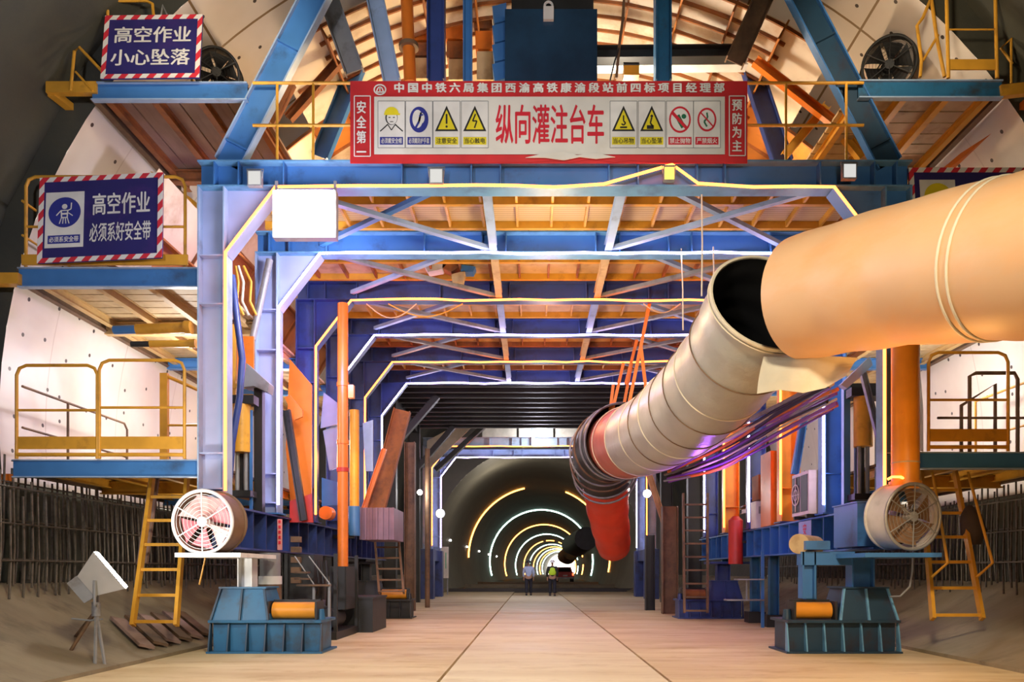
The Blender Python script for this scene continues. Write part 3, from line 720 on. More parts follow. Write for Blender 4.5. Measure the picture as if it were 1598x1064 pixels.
# ------------------------------------------------------------------ platforms
def guard_panel(t, xa, xb, y, z0, z1, mat=YEL, r=.024, toe=True, mid=.52, p2=None):
    """rounded pipe guard panel, toe board and lower rail"""
    c = .14; pts = [(xa, y, z0), (xa, y, z1-c), (xa+c*.3, y, z1-c*.3), (xa+c, y, z1), (xb-c, y, z1), (xb-c*.3, y, z1-c*.3), (xb, y, z1-c), (xb, y, z0)]
    g = MB().tube(pts, r, 8); zm = z0+(z1-z0)*mid; g.tube([(xa, y, zm), (xb, y, zm)], r*.8, 8)
    if toe: g.tube([(xa, y, z0+.06), (xb, y, z0+.06)], r*1.2, 8)
    go = g.build('guardrail', mat, t, 50)
    if toe: MB().bx(xa, xb, y-.008, y+.008, z0+.14, z0+.32).build('toe_board', mat, go)
def platform(s, xi, xo, zb, zt, y0, y1, label, bmat, deckm, joistm, ext=None, slat=.3, edge=BROWN, long=False):
    xa, xb = sorted((s*xi, s*xo))
    t = thing('side_platform', label, 'platform', ((xa+xb)/2, y0, zb), 'side platforms of the gantry')
    MB().ibeam((xa, y0, (zb+zt)/2), (xb, y0, (zb+zt)/2), zt-zb, .09, tf=.018, tw=.014, chan=0, fm=1).build('front_beam', [bmat, LBLUE], t)  # pale flange colour paints the lit beam edges
    d = MB(); y = y0+.1
    while long and xa+.02 < xb-.05: d.bx(xa, min(xa+slat-.025, xb), y0+.1, y1, zt-.03, zt+.01); xa += slat
    xa = min(s*xi, s*xo)
    while not long and y < y1-.1: d.bx(xa, xb, y, min(y+slat-.03, y1), zt-.03, zt+.01); y += slat
    d.build('deck_boards', deckm, t)
    for f in (.06, .36, .66, .95):
        x = xa+(xb-xa)*f
        MB().ibeam((x, y0+.08, zt-.10), (x, y1, zt-.10), .14, .10, tf=.012, tw=.01).build('joist', joistm, t)
    MB().ibeam((s*(xo+.02), y0+.05, zt-.1), (s*(xo+.02), y1, zt-.1), .2, .1, tf=.014).build('edge_beam', edge, t)
    for k in (1, 2, 3) if y1 > 20 else (1,):
        MB().ibeam((xa, FY[k], zt-.16), (xb, FY[k], zt-.16), .22, .14).build('cross_beam', bmat if k > 1 else joistm, t)
    return t
# fan side
t1 = platform(-1, 5.17, 7.88, 2.57, 2.83, 11.2, 21, 'lowest platform above the dark rebar wall, double yellow guardrail, floodlight side', BLUE, BROWN, YEL)
guard_panel(t1, at(26, 600, 11.1).x, at(152, 600, 11.1).x, 11.1, 2.83, at(0, 570, 11.1).z)
guard_panel(t1, at(155, 600, 11.1).x, at(288, 600, 11.1).x, 11.1, 2.83, at(0, 562, 11.1).z)
gb = MB()
for x in (-7.75,):
    gb.tube([(x, 11.2, 3.9), (x, 14, 3.9), (x, 14.1, 3.8), (x, 14.1, 2.85)], .02, 8); gb.tube([(x, 11.2, 3.3), (x, 14.1, 3.3)], .018, 8)
    gb.tube([(x, 12.3, 2.85), (x, 12.3, 3.9)], .02, 8)
gb.build('side_rail', BROWN, t1, 50)
gb = MB(); gb.bar((-6.35, 12.6, 2.85), (-6.35, 12.6, 4.45), .12, .08, (0, 1, 0)); gb.tube([(-6.3, 12.6, 4.4), (-5.6, 12.9, 4.1), (-5.55, 12.9, 2.9)], .03, 8); gb.tube([(-6.3, 12.6, 3.6), (-5.2, 12.6, 3.6)], .02, 8)
gb.tube([(-5.5, 12.2, 2.9), (-5.4, 12.2, 3.5), (-5.32, 12.2, 3.55), (-5.25, 12.2, 3.5), (-5.25, 12.2, 2.9)], .022, 8)
gb.build('ladder_gate', YEL, t1, 50)
MB().bx(-8.2, -7.9, 11.15, 11.25, 2.5, 2.62).build('extension_bar', ORANGE, t1)
t2 = platform(-1, 5.17, 7.80, 5.33, 5.62, 11.2, 21, 'middle platform behind the harness sign, boarded underside, floodlight side', BLUE, TAN, DECKY)
guard_panel(t2, at(42, 300, 11.2).x, at(290, 300, 11.2).x, 11.18, 5.62, at(0, 277, 11.2).z, toe=False, mid=.45)
MB().bx(-7.7, -5.3, 11.1, 11.13, 5.63, 5.78).build('toe_board', YEL, t2)
MB().bx(-8.3, -7.75, 11.1, 11.25, 5.36, 5.52).build('extension_bar', YEL, t2)
gb = MB(); gb.tube([(-7.75, 11.2, 6.6), (-7.75, 14, 6.6), (-7.75, 14, 5.6)], .02, 8); gb.tube([(-7.75, 11.2, 6.1), (-7.75, 14, 6.1)], .018, 8); gb.build('side_rail', YEL, t2, 50)
t3 = platform(-1, 4.45, 6.70, 8.02, 8.28, 11.15, 14.0, 'uppermost platform with the two-row fall warning sign, planked underside', BLUE, PLANK, RUST, slat=.36, long=True)
MB().bar((-7.35, 11.15, 8.2), (-6.62, 11.15, 8.2), .1, .16).build('extension_bar', YEL, t3)
MB().bar((-7.3, 11.15, 8.15), (-6.75, 14.6, 8.15), .12, .1).build('outrigger', YEL, t3)
gb = MB(); gb.tube([at(110, 142, 11.1), at(116, 80, 11.1), at(124, 74, 11.1), at(160, 112, 11.1)], .022, 8); gb.tube([at(118, 112, 11.1), at(145, 142, 11.1)], .016, 8); gb.build('end_rail', YEL, t3, 50)
gb = MB(); gb.tube([at(168, 60, 11.2), at(168, 8, 11.2), at(176, 1, 11.2), at(228, 1, 11.2), at(238, 6, 11.2), at(240, 30, 11.2)], .022, 8); MB().tube([at(250, 30, 11.2), at(254, 8, 11.2), at(264, 30, 11.2)], .014, 8).build('hook', GREY, t3)
gb.tube([at(175, 122, 11.2), at(172, 60, 11.2)], .022, 8); MB().tube([at(300, 130, 11.2), at(298, 60, 11.2)], .022, 8).build('guard_post', YEL, t3, 50); gb.build('guardrail', YEL, t3, 50)
# duct side
t4 = platform(1, 5.25, 7.9, 2.69, 2.94, 11.2, 21, 'lowest platform above the rebar wall with single guardrail, duct side', BLUE, BROWN, YEL)
guard_panel(t4, at(1449, 600, 11.1).x, at(1573, 600, 11.1).x, 11.1, 2.94, at(0, 550, 11.1).z)
gb = MB(); gb.tube([(6.5, 12.0, 2.85), (6.5, 12.0, 4.25), (6.6, 12.0, 4.3), (7.2, 12.0, 4.3), (7.25, 12.0, 4.2), (7.25, 12.0, 2.85)], .03, 8)
gb.tube([(6.65, 12.5, 2.9), (6.65, 12.5, 3.9), (7.2, 12.5, 4.25), (7.2, 12.5, 2.9)], .03, 8); gb.tube([(6.0, 12.0, 3.6), (7.9, 12.0, 3.6)], .02, 8); gb.build('ladder_gate', BROWN, t4, 50)
gb = MB(); gb.tube([(7.75, 11.15, 4.3), (7.75, 14, 4.3), (7.75, 14, 2.9)], .022, 8); gb.tube([(7.75, 11.15, 3.6), (7.75, 14, 3.6)], .018, 8); gb.build('side_rail', YEL, t4, 50)
t5 = platform(1, 5.25, 7.80, 5.33, 5.62, 11.2, 21, 'middle platform behind the tan duct, helmet sign on its rail', BLUE, TAN, DECKY)
guard_panel(t5, at(1418, 300, 11.2).x, at(1650, 300, 11.2).x, 11.18, 5.62, at(0, 275, 11.2).z, toe=False, mid=.45)
t6 = platform(1, 4.40, 6.48, 8.05, 8.31, 11.15, 14.0, 'uppermost platform beside the black fan, boarded underside, duct side', TEAL, TAN, YEL)
gb = MB()
for u in (1476, 1552): gb.tube([at(u+4, 122, 11.1), at(u, -60, 11.1)], .026, 8)
gb.tube([at(1480, 46, 11.1), at(1552, 46, 11.1)], .012, 6); gb.build('guardrail', YEL, t6, 50)
MB().bx(at(1482, 0, 11.1).x, at(1554, 0, 11.1).x, 11.09, 11.11, at(0, 109, 11.1).z, at(0, 93, 11.1).z).build('toe_board', YEL, t6)
gb = MB(); gb.tube([at(1448, -40, 11.4), at(1462, 60, 11.4), at(1474, 120, 11.4)], .026, 8); gb.tube([at(1436, 120, 11.4), at(1438, 95, 11.4), at(1431, 40, 11.4), at(1440, 28, 11.4), at(1456, -10, 11.4)], .024, 8)
gb.tube([at(1440, 95, 11.4), at(1464, 55, 11.4)], .02, 8); gb.tube([at(1578, 130, 11.3), at(1578, 60, 11.3), at(1562, 75, 11.3), at(1580, 100, 11.3)], .018, 8); gb.build('ladder_hoops', YEL, t6, 50)
MB().bar((6.45, 11.15, 8.15), (7.1, 11.15, 8.22), .1, .16).build('extension_bar', YEL, t6)
MB().bar((7.05, 11.15, 8.15), (6.75, 14.6, 8.15), .12, .1).build('outrigger', ORANGE, t6)

# horizontal yellow jacks under the middle platforms
for (u0, v0, u1, v1, y, lab) in ((178, 515, 296, 511, 12.4, 'yellow side jack under the middle platform, upper of the pair'),
                                 (205, 537, 303, 536, 12.0, 'yellow side jack with black sleeve, lower of the pair')):
    a, b_ = at(u0, v0, y), at(u1, v1, y)
    t = thing('side_jack', lab, 'hydraulic jack', a.lerp(b_, .5)-V((0, 0, .09)), 'yellow side jacks')
    r = .085 if y > 12.2 else .055
    MB().cyl(a.lerp(b_, .3), b_, r, None, 16).build('cylinder', YEL, t, 40); MB().cyl(a, a.lerp(b_, .3), r*.8, None, 16).build('rod', DARK if y < 12.2 else BLUE, t, 40)
    MB().cyl(b_-V((.07, 0, 0)), b_+V((.03, 0, 0)), r*1.25, None, 16).build('end_collar', YEL, t, 40)

# ------------------------------------------------------------------ ladders
def ladder(bl, br, tl, tr, n, label, mat, r=.035, rails=False, side=None):
    bl, br, tl, tr = V(bl), V(br), V(tl), V(tr)
    t = thing('ladder', label, 'ladder', bl.lerp(br, .5))
    for a, b_ in ((bl, tl), (br, tr)): MB().bar(a, b_, .10, .05, (1, 0, 0)).build('stile', mat, t)
    for i in range(n):
        f = (i+.15)/n; MB().bar(bl.lerp(tl, f), br.lerp(tr, f), .05, .045).build('rung', mat, t)
    if rails:
        for a, b_ in ((bl, tl), (br, tr)):
            o = V((0, -.35, 0)); m1, m2 = a.lerp(b_, .35), a.lerp(b_, .97)
            MB().tube([a.lerp(b_, .25), m1+o+V((.1, 0, 0)), m2+o], .022, 8).build('handrail', mat, t, 50)
    return t
ladder(at(207, 976, 10.9), at(275, 976, 10.9), at(238, 745, 11.9), at(292, 745, 11.9), 6, 'yellow ladder hanging beside the tripod lamp, up to the platform', YEL, rails=False)
ladder(at(1456, 966, 11.0), at(1533, 966, 11.0), at(1437, 735, 12.4), at(1490, 735, 12.4), 6, 'yellow ladder with bent handrails beside the grey drum fan', YEL, rails=True)
ladder(at(1068, 956, 19.0), at(1104, 956, 19.0), at(1066, 770, 19.6), at(1104, 770, 19.6), 9, 'narrow dim ladder rising inside the gantry behind the red cylinder', BROWN)
ladder(at(592, 925, 18.6), at(630, 925, 18.6), at(585, 840, 19.6), at(622, 840, 19.6), 5, 'dim brown ladder behind the orange pipe above the dark foot', BROWN)

# ------------------------------------------------------------------ inclined struts and the upper deck
def strut(p, q, label, mat, d=.40, wd=.14, stiff=(.08, .52), n=(1, 0, 0), edge=None):
    p, q = V(p), V(q)
    t = thing('inclined_strut', label, 'strut', p)
    MB().ibeam(p, q, d, wd, n, fm=1).build('strut_body', [mat, edge or mat], t)  # lighter flanges carry a painted edge highlight
    a = (q-p).normalized()
    for f in stiff: c = p.lerp(q, f); MB().bar(c, c+a*.02, d*.95, wd*.9, (0, 1, 0)).build('stiffener', mat, t)
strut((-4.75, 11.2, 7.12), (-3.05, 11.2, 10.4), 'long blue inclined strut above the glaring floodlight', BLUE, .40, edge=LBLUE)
strut((4.86, 11.2, 7.12), (3.05, 11.2, 10.6), 'long dark blue inclined strut above the front beam beside the black fan', DTEAL, .38, edge=BLUE)  # darker than its twin strut, far-side shade put into the colour
strut(at(553, 112, 11.75), at(500, -40, 11.75), 'short grey inclined strut standing behind the banner end by the floodlight', GREY, .3, .16, ())
strut(at(1146, 98, 11.75), at(1208, -40, 11.75), 'short olive inclined strut behind the banner end near the duct', BROWN, .3, .16, ())
strut(at(500, 245, 13.4), at(556, 105, 13.4), 'violet blue diagonal strut crossing below the grey strut', BLUE, .30, .14, ())
strut(at(1222, 255, 13.4), at(1172, 105, 13.4), 'dark blue diagonal strut beside the banner end near the duct', DBLUE, .34, .14, ())
strut(at(612, 128, 11.85), at(580, -30, 11.85), 'blue inclined strut with pale light painted in, first upright behind the banner', LBLUE, .27, .14, ())  # whitish light put into the strut colour
def post(u, v0, v1, y, wd, label, mat, name='upper_post'):
    a, b_ = at(u, v0, y), at(u, v1, y); w_ = wd*y/F
    o = MB().ibeam(a, b_, w_, w_*.9, (1, 0, 0)); single(o, name, mat, label, 'post', 'posts behind the banner')
post(681, 130, -40, 11.9, 27, 'dark blue post behind the banner, nearest the orange column', DBLUE)
post(1034, 130, -40, 11.9, 25, 'dark slate post behind the banner beside the boarded crown', TEAL)
post(730, 130, -30, 11.9, 14, 'slim bright blue post behind the banner near the blue box', BLUE)
a, b_ = at(634, 130, 11.9), at(628, -20, 11.9)
a.x += .06; b_.x += .06; t = thing('orange_column', 'orange round column behind the banner', 'column', a)
MB().cyl(a, b_, .095, None, 20).build('shaft', ORANGE, t, 40); MB().cyl(a.lerp(b_, .36), a.lerp(b_, .40), .15, None, 20).build('flange', BROWN, t, 40)
# dark blue hopper box
p0, p1 = at(788, 128, 12.0), at(932, 14, 12.0)
t = thing('hopper_box', 'large glossy dark blue hopper box behind the banner', 'hopper', ((p0.x+p1.x)/2, 12.4, p0.z))
GLOSS = pm('glossy_dark_blue', (.02, .06, .12), .22, 0, (.012, .03, .06), (.4, .7), 1.0, None, .05)
MB().bx(p0.x, p1.x, 12.0, 12.9, p0.z, p1.z).build('box_body', GLOSS, t)
MB().bx(p0.x+.1, p1.x-.05, 12.1, 12.85, p1.z, p1.z+.5).build('neck', DARK, t)
q = at(856, 17, 11.95); k = MB(); k.bx(q.x-.08, q.x+.08, 11.93, 11.99, q.z-.14, q.z+.06); k.ring(q+V((0, -.0, .08)), (0, 1, 0), .06, .02, 16, 6); k.build('latch', WHITEP, t, label='white latch')
hp = MB()
for i in range(4):
    v = 10+i*30; hp.prism([at(768, v, 12.4), at(790, v-6, 12.4), at(790, v+22, 12.4), at(772, v+26, 12.4)], (0, .4, 0))
hp.build('folded_side_plate', BLUE, t)
for i, (u0, u1, v0, v1, m_) in enumerate(((640, 668, 40, 62, ORANGE), (642, 668, 66, 86, RUST), (644, 668, 90, 122, TAN), (695, 722, 30, 60, ORANGE), (697, 722, 64, 90, RUST), (700, 724, 92, 124, TAN), (740, 768, 8, 44, RUST), (742, 768, 48, 76, ORANGE), (744, 770, 80, 124, TAN))):  # orange light on the boards put into the block colours
    a, b_ = at(u0, v1, 13.1), at(u1, v0, 13.1)
    single(MB().bx(a.x, b_.x, 13.1, 13.5, a.z, b_.z), 'timber_block', m_, ['orange block at the top of the stack beside the orange column', 'rust block in the middle beside the orange column', 'tan block low beside the orange column',
           'orange block, top of the stack between dark and slim blue posts', 'rust block in the stack between dark and slim blue posts', 'tan block low between dark and slim blue posts',
           'rust block high beside the blue folded plates', 'orange block midway beside the blue folded plates', 'tan block low beside the blue folded plates'][i], 'block', 'stacked blocks behind the banner')
a, b_ = at(925, 86, 12.6), at(1150, 84, 12.6)
single(MB().ibeam(a, b_, .2, .2), 'cross_member', DARK, 'dark cross member below the boarded crown', 'steel member')
a, b_ = at(925, 104, 12.9), at(1165, 102, 12.9)
single(MB().ibeam(a, b_, .10, .2), 'cross_member', WHITEP, 'whitish cross member just above the banner beside slate post', 'steel member')
single(MB().tube([at(975, -20, 11.9), at(972, 30, 11.9), at(966, 75, 11.9), at(962, 122, 11.9)], .022, 8), 'hanging_rope', BROWN, 'brown rope hanging down to the banner top', 'rope')
single(MB().tube([at(966, 75, 11.85), at(958, 100, 11.85), at(952, 126, 11.85)], .012, 6), 'hanging_rope', DARK, 'dark rope tail tied beside the brown rope', 'rope')
q = at(985, 112, 11.9); t = thing('yellow_jack', 'small yellow chain hoist block above the banner', 'hoist', q-V((0, 0, .1)))
MB().bx(q.x-.12, q.x+.12, q.y-.05, q.y+.1, q.z-.08, q.z+.07).build('case', YEL, t); MB().cyl(q+V((-.12, 0, .1)), q+V((.12, 0, .1)), .04, None, 12).build('drum', DARK, t, 40)

# arch formwork above the gantry
FR, FZ = 7.5, 3.2; FY0, FY1 = 12.0, 22.4
t = thing('arch_formwork', 'ribbed orange and tan arch formwork above the gantry', 'formwork', (0, FY0, 5.0))
NS = 60; rf = random.Random(5); mb = MB()
for j in range(10):
    ya, yb = FY0+1.04*j, FY0+1.04*(j+1)
    for i in range(21):
        a0, a1 = math.radians(22+136*i/21), math.radians(22+136*(i+1)/21); crown = abs((a0+a1)/2-PI/2) < .50; dev = math.degrees(abs((a0+a1)/2-PI/2))
        if j < 2 and dev > 36 and dev < 58: continue
        mi = 0 if crown else (1 if rf.random() < .55 else 0)
        q = [(FR*math.cos(a), yv, FZ+FR*math.sin(a)) for a, yv in ((a0, ya), (a1, ya), (a1, yb), (a0, yb))]
        mb.add(q, [(0, 1, 2, 3)], mi)
mb.build('skin', [SKIN_FORM, FORM_RIB], t)
for j in range(31):
    yv = FY0+.02+j*.335; r = MB(); vs_, fs = [], []; full = j % 3 == 0
    for i in range(NS+1):
        a = math.radians(60+60*i/NS if not full else 55+70*i/NS if j < 6 else 20+140*i/NS)
        for rr in (FR-.005, FR-.06):
            for d in (0, .03): vs_.append((rr*math.cos(a), yv+d, FZ+rr*math.sin(a)))
    for i in range(NS):
        k = 4*i
        fs += [(k, k+4, k+6, k+2), (k+1, k+3, k+7, k+5), (k+2, k+6, k+7, k+3)]
    r.add(vs_, fs); r.build('hoop_rib', RUST, t)
for i in range(22):
    a = math.radians(22+136*i/21); n = V((math.cos(a), 0, math.sin(a))); ys = FY0+2.1 if 35 < math.degrees(abs(a-PI/2)) < 59 else FY0; c = V((0, 0, FZ))+n*(FR-.10)
    MB().bar(c+V((0, ys, 0)), c+V((0, FY1, 0)), .03, .20 if abs(a-PI/2) < .5 else .34, n).build('long_rib', RUST if i % 2 else FORM_RIB, t)

# props between gantry deck and formwork
for i, (u0, v0, u1, v1, y) in enumerate(((1178, 95, 1300, 190, 12.6), (1300, 190, 1345, 246, 12.6), (1290, 165, 1225, 242, 12.8), (450, 185, 530, 95, 12.7), (420, 200, 455, 130, 12.7))):
    single(MB().ibeam(at(u0, v0, y), at(u1, v1, y), .14, .12, (0, 0, 1), tf=.012), 'formwork_prop', [ORANGE, YEL, YEL, RUST, RUST][i],
           ['orange diagonal prop crossing the yellow rail beside the banner end near duct', 'yellow diagonal prop at the lower end of the orange prop', 'yellow prop leaning from the rail junction to the front beam',
            'rust prop below the arch formwork above the glaring floodlight', 'rust prop beside the long blue strut above the floodlight'][i], 'prop', 'diagonal props under the formwork')

# ------------------------------------------------------------------ ventilation duct
t = thing('tan_duct', 'fat tan ventilation duct entering from the side', 'ventilation duct', at(1400, 428, 8.4)-V((0, 0, .75)))
P = [at(1252, 466, 9.6), at(1330, 447, 9.0), at(1420, 428, 8.35), at(1550, 408, 7.45), at(1640, 396, 6.95), at(1760, 380, 6.4), V((5.05, 5.0, 3.9)), V((5.25, 2.5, 3.85)), V((5.3, -1, 3.8)), V((5.3, -7.6, 3.8))]
pts = []
for i in range(len(P)-1):
    for k in range(6): pts.append(P[i].lerp(P[i+1], k/6))
pts.append(P[-1]); rs = [.745+.008*math.sin(i*.9) for i in range(len(pts))]
MB().tube(pts, rs, 56, cap=False).build('tube', DUCT_TAN, t, 180)
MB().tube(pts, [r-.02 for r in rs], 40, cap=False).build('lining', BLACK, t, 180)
for f in (18, 19): 
    d = (pts[f+1]-pts[f-1]); MB().ring(pts[f], d, rs[f]+.004, .014, 56, 6).build('seam_band', CLOTH, t, 60)
t = thing('grey_duct', 'pale grey fabric ventilation duct with hoop bands, hung inside the gantry', 'ventilation duct', at(1080, 630, 12.8)-V((0, 0, .75)))
G = [at(1200, 472, 10.15), at(1146, 560, 11.2), at(1082, 630, 12.8), at(1020, 675, 15), at(968, 694, 17.8)]
GR = [.80, .76, .76, .77, .80]
pts, rs = [], []
def cat(p, i, f):
    p0, p1, p2, p3 = p[max(i-1, 0)], p[i], p[i+1], p[min(i+2, len(p)-1)]
    return .5*((2*p1)+(p2-p0)*f+(2*p0-5*p1+4*p2-p3)*f*f+(3*p1-p0-3*p2+p3)*f**3)
for i in range(len(G)-1):
    for k in range(10):
        f = k/10; pts.append(cat(G, i, f)); rs.append(GR[i]+(GR[i+1]-GR[i])*f+.012*math.sin((i*10+k)*1.7))
pts.append(G[-1]); rs.append(GR[-1])
MB().tube(pts[:34], rs[:34], 48, cap=False).build('tube', DUCT_GREY, t, 180)
MB().tube(pts[33:], [r-.01 for r in rs[33:]], 48, cap=False).build('red_cuff', pm('faded_red_fabric', (.50, .13, .08), .5, 0, (.4, .2, .14), (.5, .8), 2), t, 180)
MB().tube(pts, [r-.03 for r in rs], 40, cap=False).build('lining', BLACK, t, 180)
for f in (1, 8, 13, 16, 20, 23, 26, 29, 33, 37):
    d = pts[f+1]-pts[f-1]; MB().ring(pts[f], d, rs[f]+.006, .011, 48, 5).build('hoop_band', CLOTH if f % 2 else BROWN, t, 60)
MB().ring(pts[0], pts[1]-pts[0], rs[0], .028, 48, 6).build('mouth_hem', CLOTH, t, 60)
# loose cloth flap under the mouth
fl = MB(); vs_, fs = [], []
top = [at(1192, 556, 9.9), at(1225, 556, 9.7), at(1262, 557, 9.55), at(1300, 557, 9.45), at(1342, 556, 9.4)]
bot = [at(1182, 614, 9.75), at(1215, 610, 9.7), at(1255, 612, 9.6), at(1290, 604, 9.5), at(1318, 588, 9.4)]
for j in range(7):
    for i in range(5):
        q = top[i].lerp(bot[i], j/6); q = q+V((0, .06*math.sin(i*1.9+j*.5), 0)); vs_.append(q)
for j in range(6):
    for i in range(4): k = j*5+i; fs.append((k, k+1, k+6, k+5))
n_ = len(vs_); fl.add(vs_+[p_+V((0, .012, 0)) for p_ in vs_], fs+[tuple(n_+i for i in reversed(f)) for f in fs]); fl.build('loose_flap', CLOTH, t, 180)
# black elbow and red hanging tail
t = thing('black_elbow', 'black ribbed duct elbow with steel hoops at the end of the grey duct', 'duct elbow', at(945, 700, 19)-V((0, 0, .9)))
E_ = [at(972, 688, 17.4), at(955, 694, 18.4), at(942, 706, 19.4), at(942, 724, 20.3), at(945, 742, 21.0)]
pts = []; 
for i in range(4):
    for k in range(6): pts.append(cat(E_, i, k/6))
pts.append(E_[-1])
MB().tube(pts, [.86, .86]+[.84-.006*i+.02*(i % 2) for i in range(len(pts)-2)], 40, cap=False).build('sleeve', DARK, t, 180)
for f in (1, 4, 8, 12, 16, 20, 23): MB().ring(pts[f], pts[min(f+1, 24)]-pts[f-1], .855, .028, 40, 6).build('hoop', GREY if f % 8 else BROWN, t, 60)
t = thing('red_duct', 'bright red collapsed duct hanging from the black elbow', 'ventilation duct', at(955, 856, 24))
R_ = [at(946, 736, 21.0), at(946, 765, 21.8), at(949, 800, 22.6), at(955, 835, 23.4), at(958, 856, 23.9)]
pts = []
for i in range(4):
    for k in range(6): pts.append(cat(R_, i, k/6))
pts.append(R_[-1])
MB().tube(pts, [.70-.0085*i+.015*math.sin(i*1.3) for i in range(25)], 36).build('tube', DUCT_RED, t, 180)
MB().ring(pts[0], pts[1]-pts[0], .72, .02, 36, 6).build('collar', GREY, t, 60)
# sling straps
for i, (u0, v0, u1, v1, y) in enumerate(((1014, 472, 982, 628, 15.9), (994, 530, 976, 600, 17.8), (973, 566, 956, 640, 17.6), (986, 566, 972, 640, 17.9), (957, 600, 950, 660, 17.7), (1000, 540, 1012, 640, 15.6))):
    single(MB().bar(at(u0, v0, y), at(u1, v1, y-.0), .07, .012, (0, 1, 0)), 'sling_strap', ORANGE,
           ['longest orange sling strap rising from the grey duct', 'orange sling strap tied at the white rope above the duct', 'orange sling strap above the red duct end, inner of the group', 'orange sling strap beside the longest strap', 'shortest orange sling strap over the black elbow', 'orange sling strap on the crown of the grey duct'][i], 'strap', 'orange straps holding the duct')
for i, (u0, v0, u1, v1, y) in enumerate(((1095, 300, 1095, 462, 11.3), (1063, 388, 1066, 515, 13.4), (1113, 385, 1113, 455, 13.3))):
    single(MB().tube([at(u0, v0, y), at((u0+u1)/2+1, (v0+v1)/2, y), at(u1, v1, y)], .012, 6), 'hanging_rope', CLOTH, ['pale rope hanging from the front beam onto the grey duct', 'pale rope hanging from the second portal, longest', 'short pale rope by the grey duct mouth'][i], 'rope', 'pale ropes over the grey duct')
# cable bundle below the duct
rc = random.Random(3); cols_ = [GREY, BLACK, CLOTH, DARK, pm('violet_cable', (.30, .10, .55), .4), ORANGE, GREY, pm('purple_cable', (.18, .05, .42), .4)]
places = ['topmost, along the duct seam', 'second from the top', 'third from the top', 'black, fourth', 'violet, fifth', 'orange, sixth', 'seventh', 'purple, eighth', 'ninth', 'tenth', 'eleventh', 'twelfth', 'thirteenth', 'fourteenth from the top', 'fifteenth from the top', 'lowest of the bundle']
for i in range(16):
    f = i/15
    p0 = at(1300+rc.uniform(-14, 8), 592+f*46, 10.9+f*1.2); p3 = at(1042+rc.uniform(-6, 10), 728+f*24, 15.6+rc.uniform(-.3, .8))
    p1 = at(1215+rc.uniform(-8, 8), 630+f*54+rc.uniform(-6, 6), 12.2+f); p2 = at(1128+rc.uniform(-8, 8), 684+f*48+rc.uniform(-5, 5), 14.0+f*.5)
    Q = [p0, p1, p2, p3]; pts = []
    for a in range(3):
        for k in range(5): pts.append(cat(Q, a, k/5))
    pts.append(Q[-1])
    single(MB().tube(pts, rc.uniform(.020, .040), 6), 'supply_cable', cols_[i % 8], 'cable slung under the grey duct, '+places[i], 'cable', 'cable bundle under the duct')

# ------------------------------------------------------------------ equipment between the frames
def cylinder_jack(u, v0, v1, v2, y, label):
    a, b_, c = at(u, v0, y), at(u, v1, y), at(u, v2, y)
    t = thing('hydraulic_jack', label, 'hydraulic jack', c, 'upright yellow hydraulic jacks')
    MB().cyl(a, b_, .15, None, 24).build('cylinder', YEL, t, 40)
    for d in (-.07, .07): MB().cyl(b_+V((d, 0, 0)), c+V((d, 0, 0)), .035, None, 12).build('rod', GREY, t, 40, label='grey steel rod')
    MB().bx(c.x-.2, c.x+.2, y-.15, y+.15, c.z-.06, c.z+.04).build('foot_plate', DARK, t)
    MB().bx(a.x-.24, a.x+.24, y-.12, y+.12, a.z, a.z+.14).build('head_bracket', DARK, t)
    MB().bx(a.x-.07, a.x+.07, y+.1, y+.2, c.z, a.z).build('guide_bar', DARK, t)
cylinder_jack(377, 632, 706, 770, 12.6, 'yellow upright jack with twin rods behind the pink-bladed fan')
cylinder_jack(1347, 620, 697, 775, 12.7, 'yellow upright jack with twin rods beside the orange post')

def pipe(name, pts, r, mat, label, cat, group=None, n=10):
    return single(MB().tube(pts, r, n), name, mat, label, cat, group, 50)
pipe('hydraulic_hose', [at(362, 430, 12.2), at(370, 500, 12.2), at(378, 560, 12.2), at(374, 620, 12.2), at(362, 690, 12.2), at(358, 745, 12.2)], .055, DBLUE, 'thick dark hose curving down between the first columns, floodlight side', 'hose')
for i, (u, dx) in enumerate(((372, 8), (380, 12), (368, 4))):
    pipe('hydraulic_hose', [at(u, 415, 12.4), at(u+dx, 440, 12.4), at(u+dx-2, 470, 12.4), at(u+dx+8, 492, 12.4)], .022, YEL if i else CLOTH, ['pale thin hose looped above the yellow guide plate', 'yellow hose loop, inner of the two', 'yellow hose loop, outer of the two'][i], 'hose', 'hose loops by the first column')
pipe('grey_brace', [at(421, 405, 13.2), at(394, 530, 13.2)], .06, GREY, 'grey pipe brace slanting beside the second portal column', 'brace')
a, b_ = at(361, 592, 12.9), at(395, 524, 12.9)
t = thing('guide_frame', 'yellow and orange guide frame beside the first column', 'guide frame', a)
MB().bx(a.x, a.x+.07, 12.9, 13.0, a.z-.5, b_.z+.2).build('guide_rail', YEL, t); MB().bx(a.x+.09, b_.x, 12.92, 12.96, a.z, b_.z).build('guide_plate', ORANGE, t)
MB().bx(a.x, b_.x, 12.88, 12.92, a.z-.35, a.z-.25).build('guide_bar', YEL, t); MB().bx(a.x, b_.x, 12.88, 12.92, a.z-.15, a.z-.07).build('guide_bar', YEL, t)
g = MB(); g.prism([at(384, 566, 12.7), at(420, 598, 12.7), at(418, 612, 12.7), at(396, 602, 12.7), at(380, 604, 12.7)], (0, .25, 0))
single(g, 'folded_plate', GREY, 'grey folded cover plate above the dark hydraulic post', 'plate')
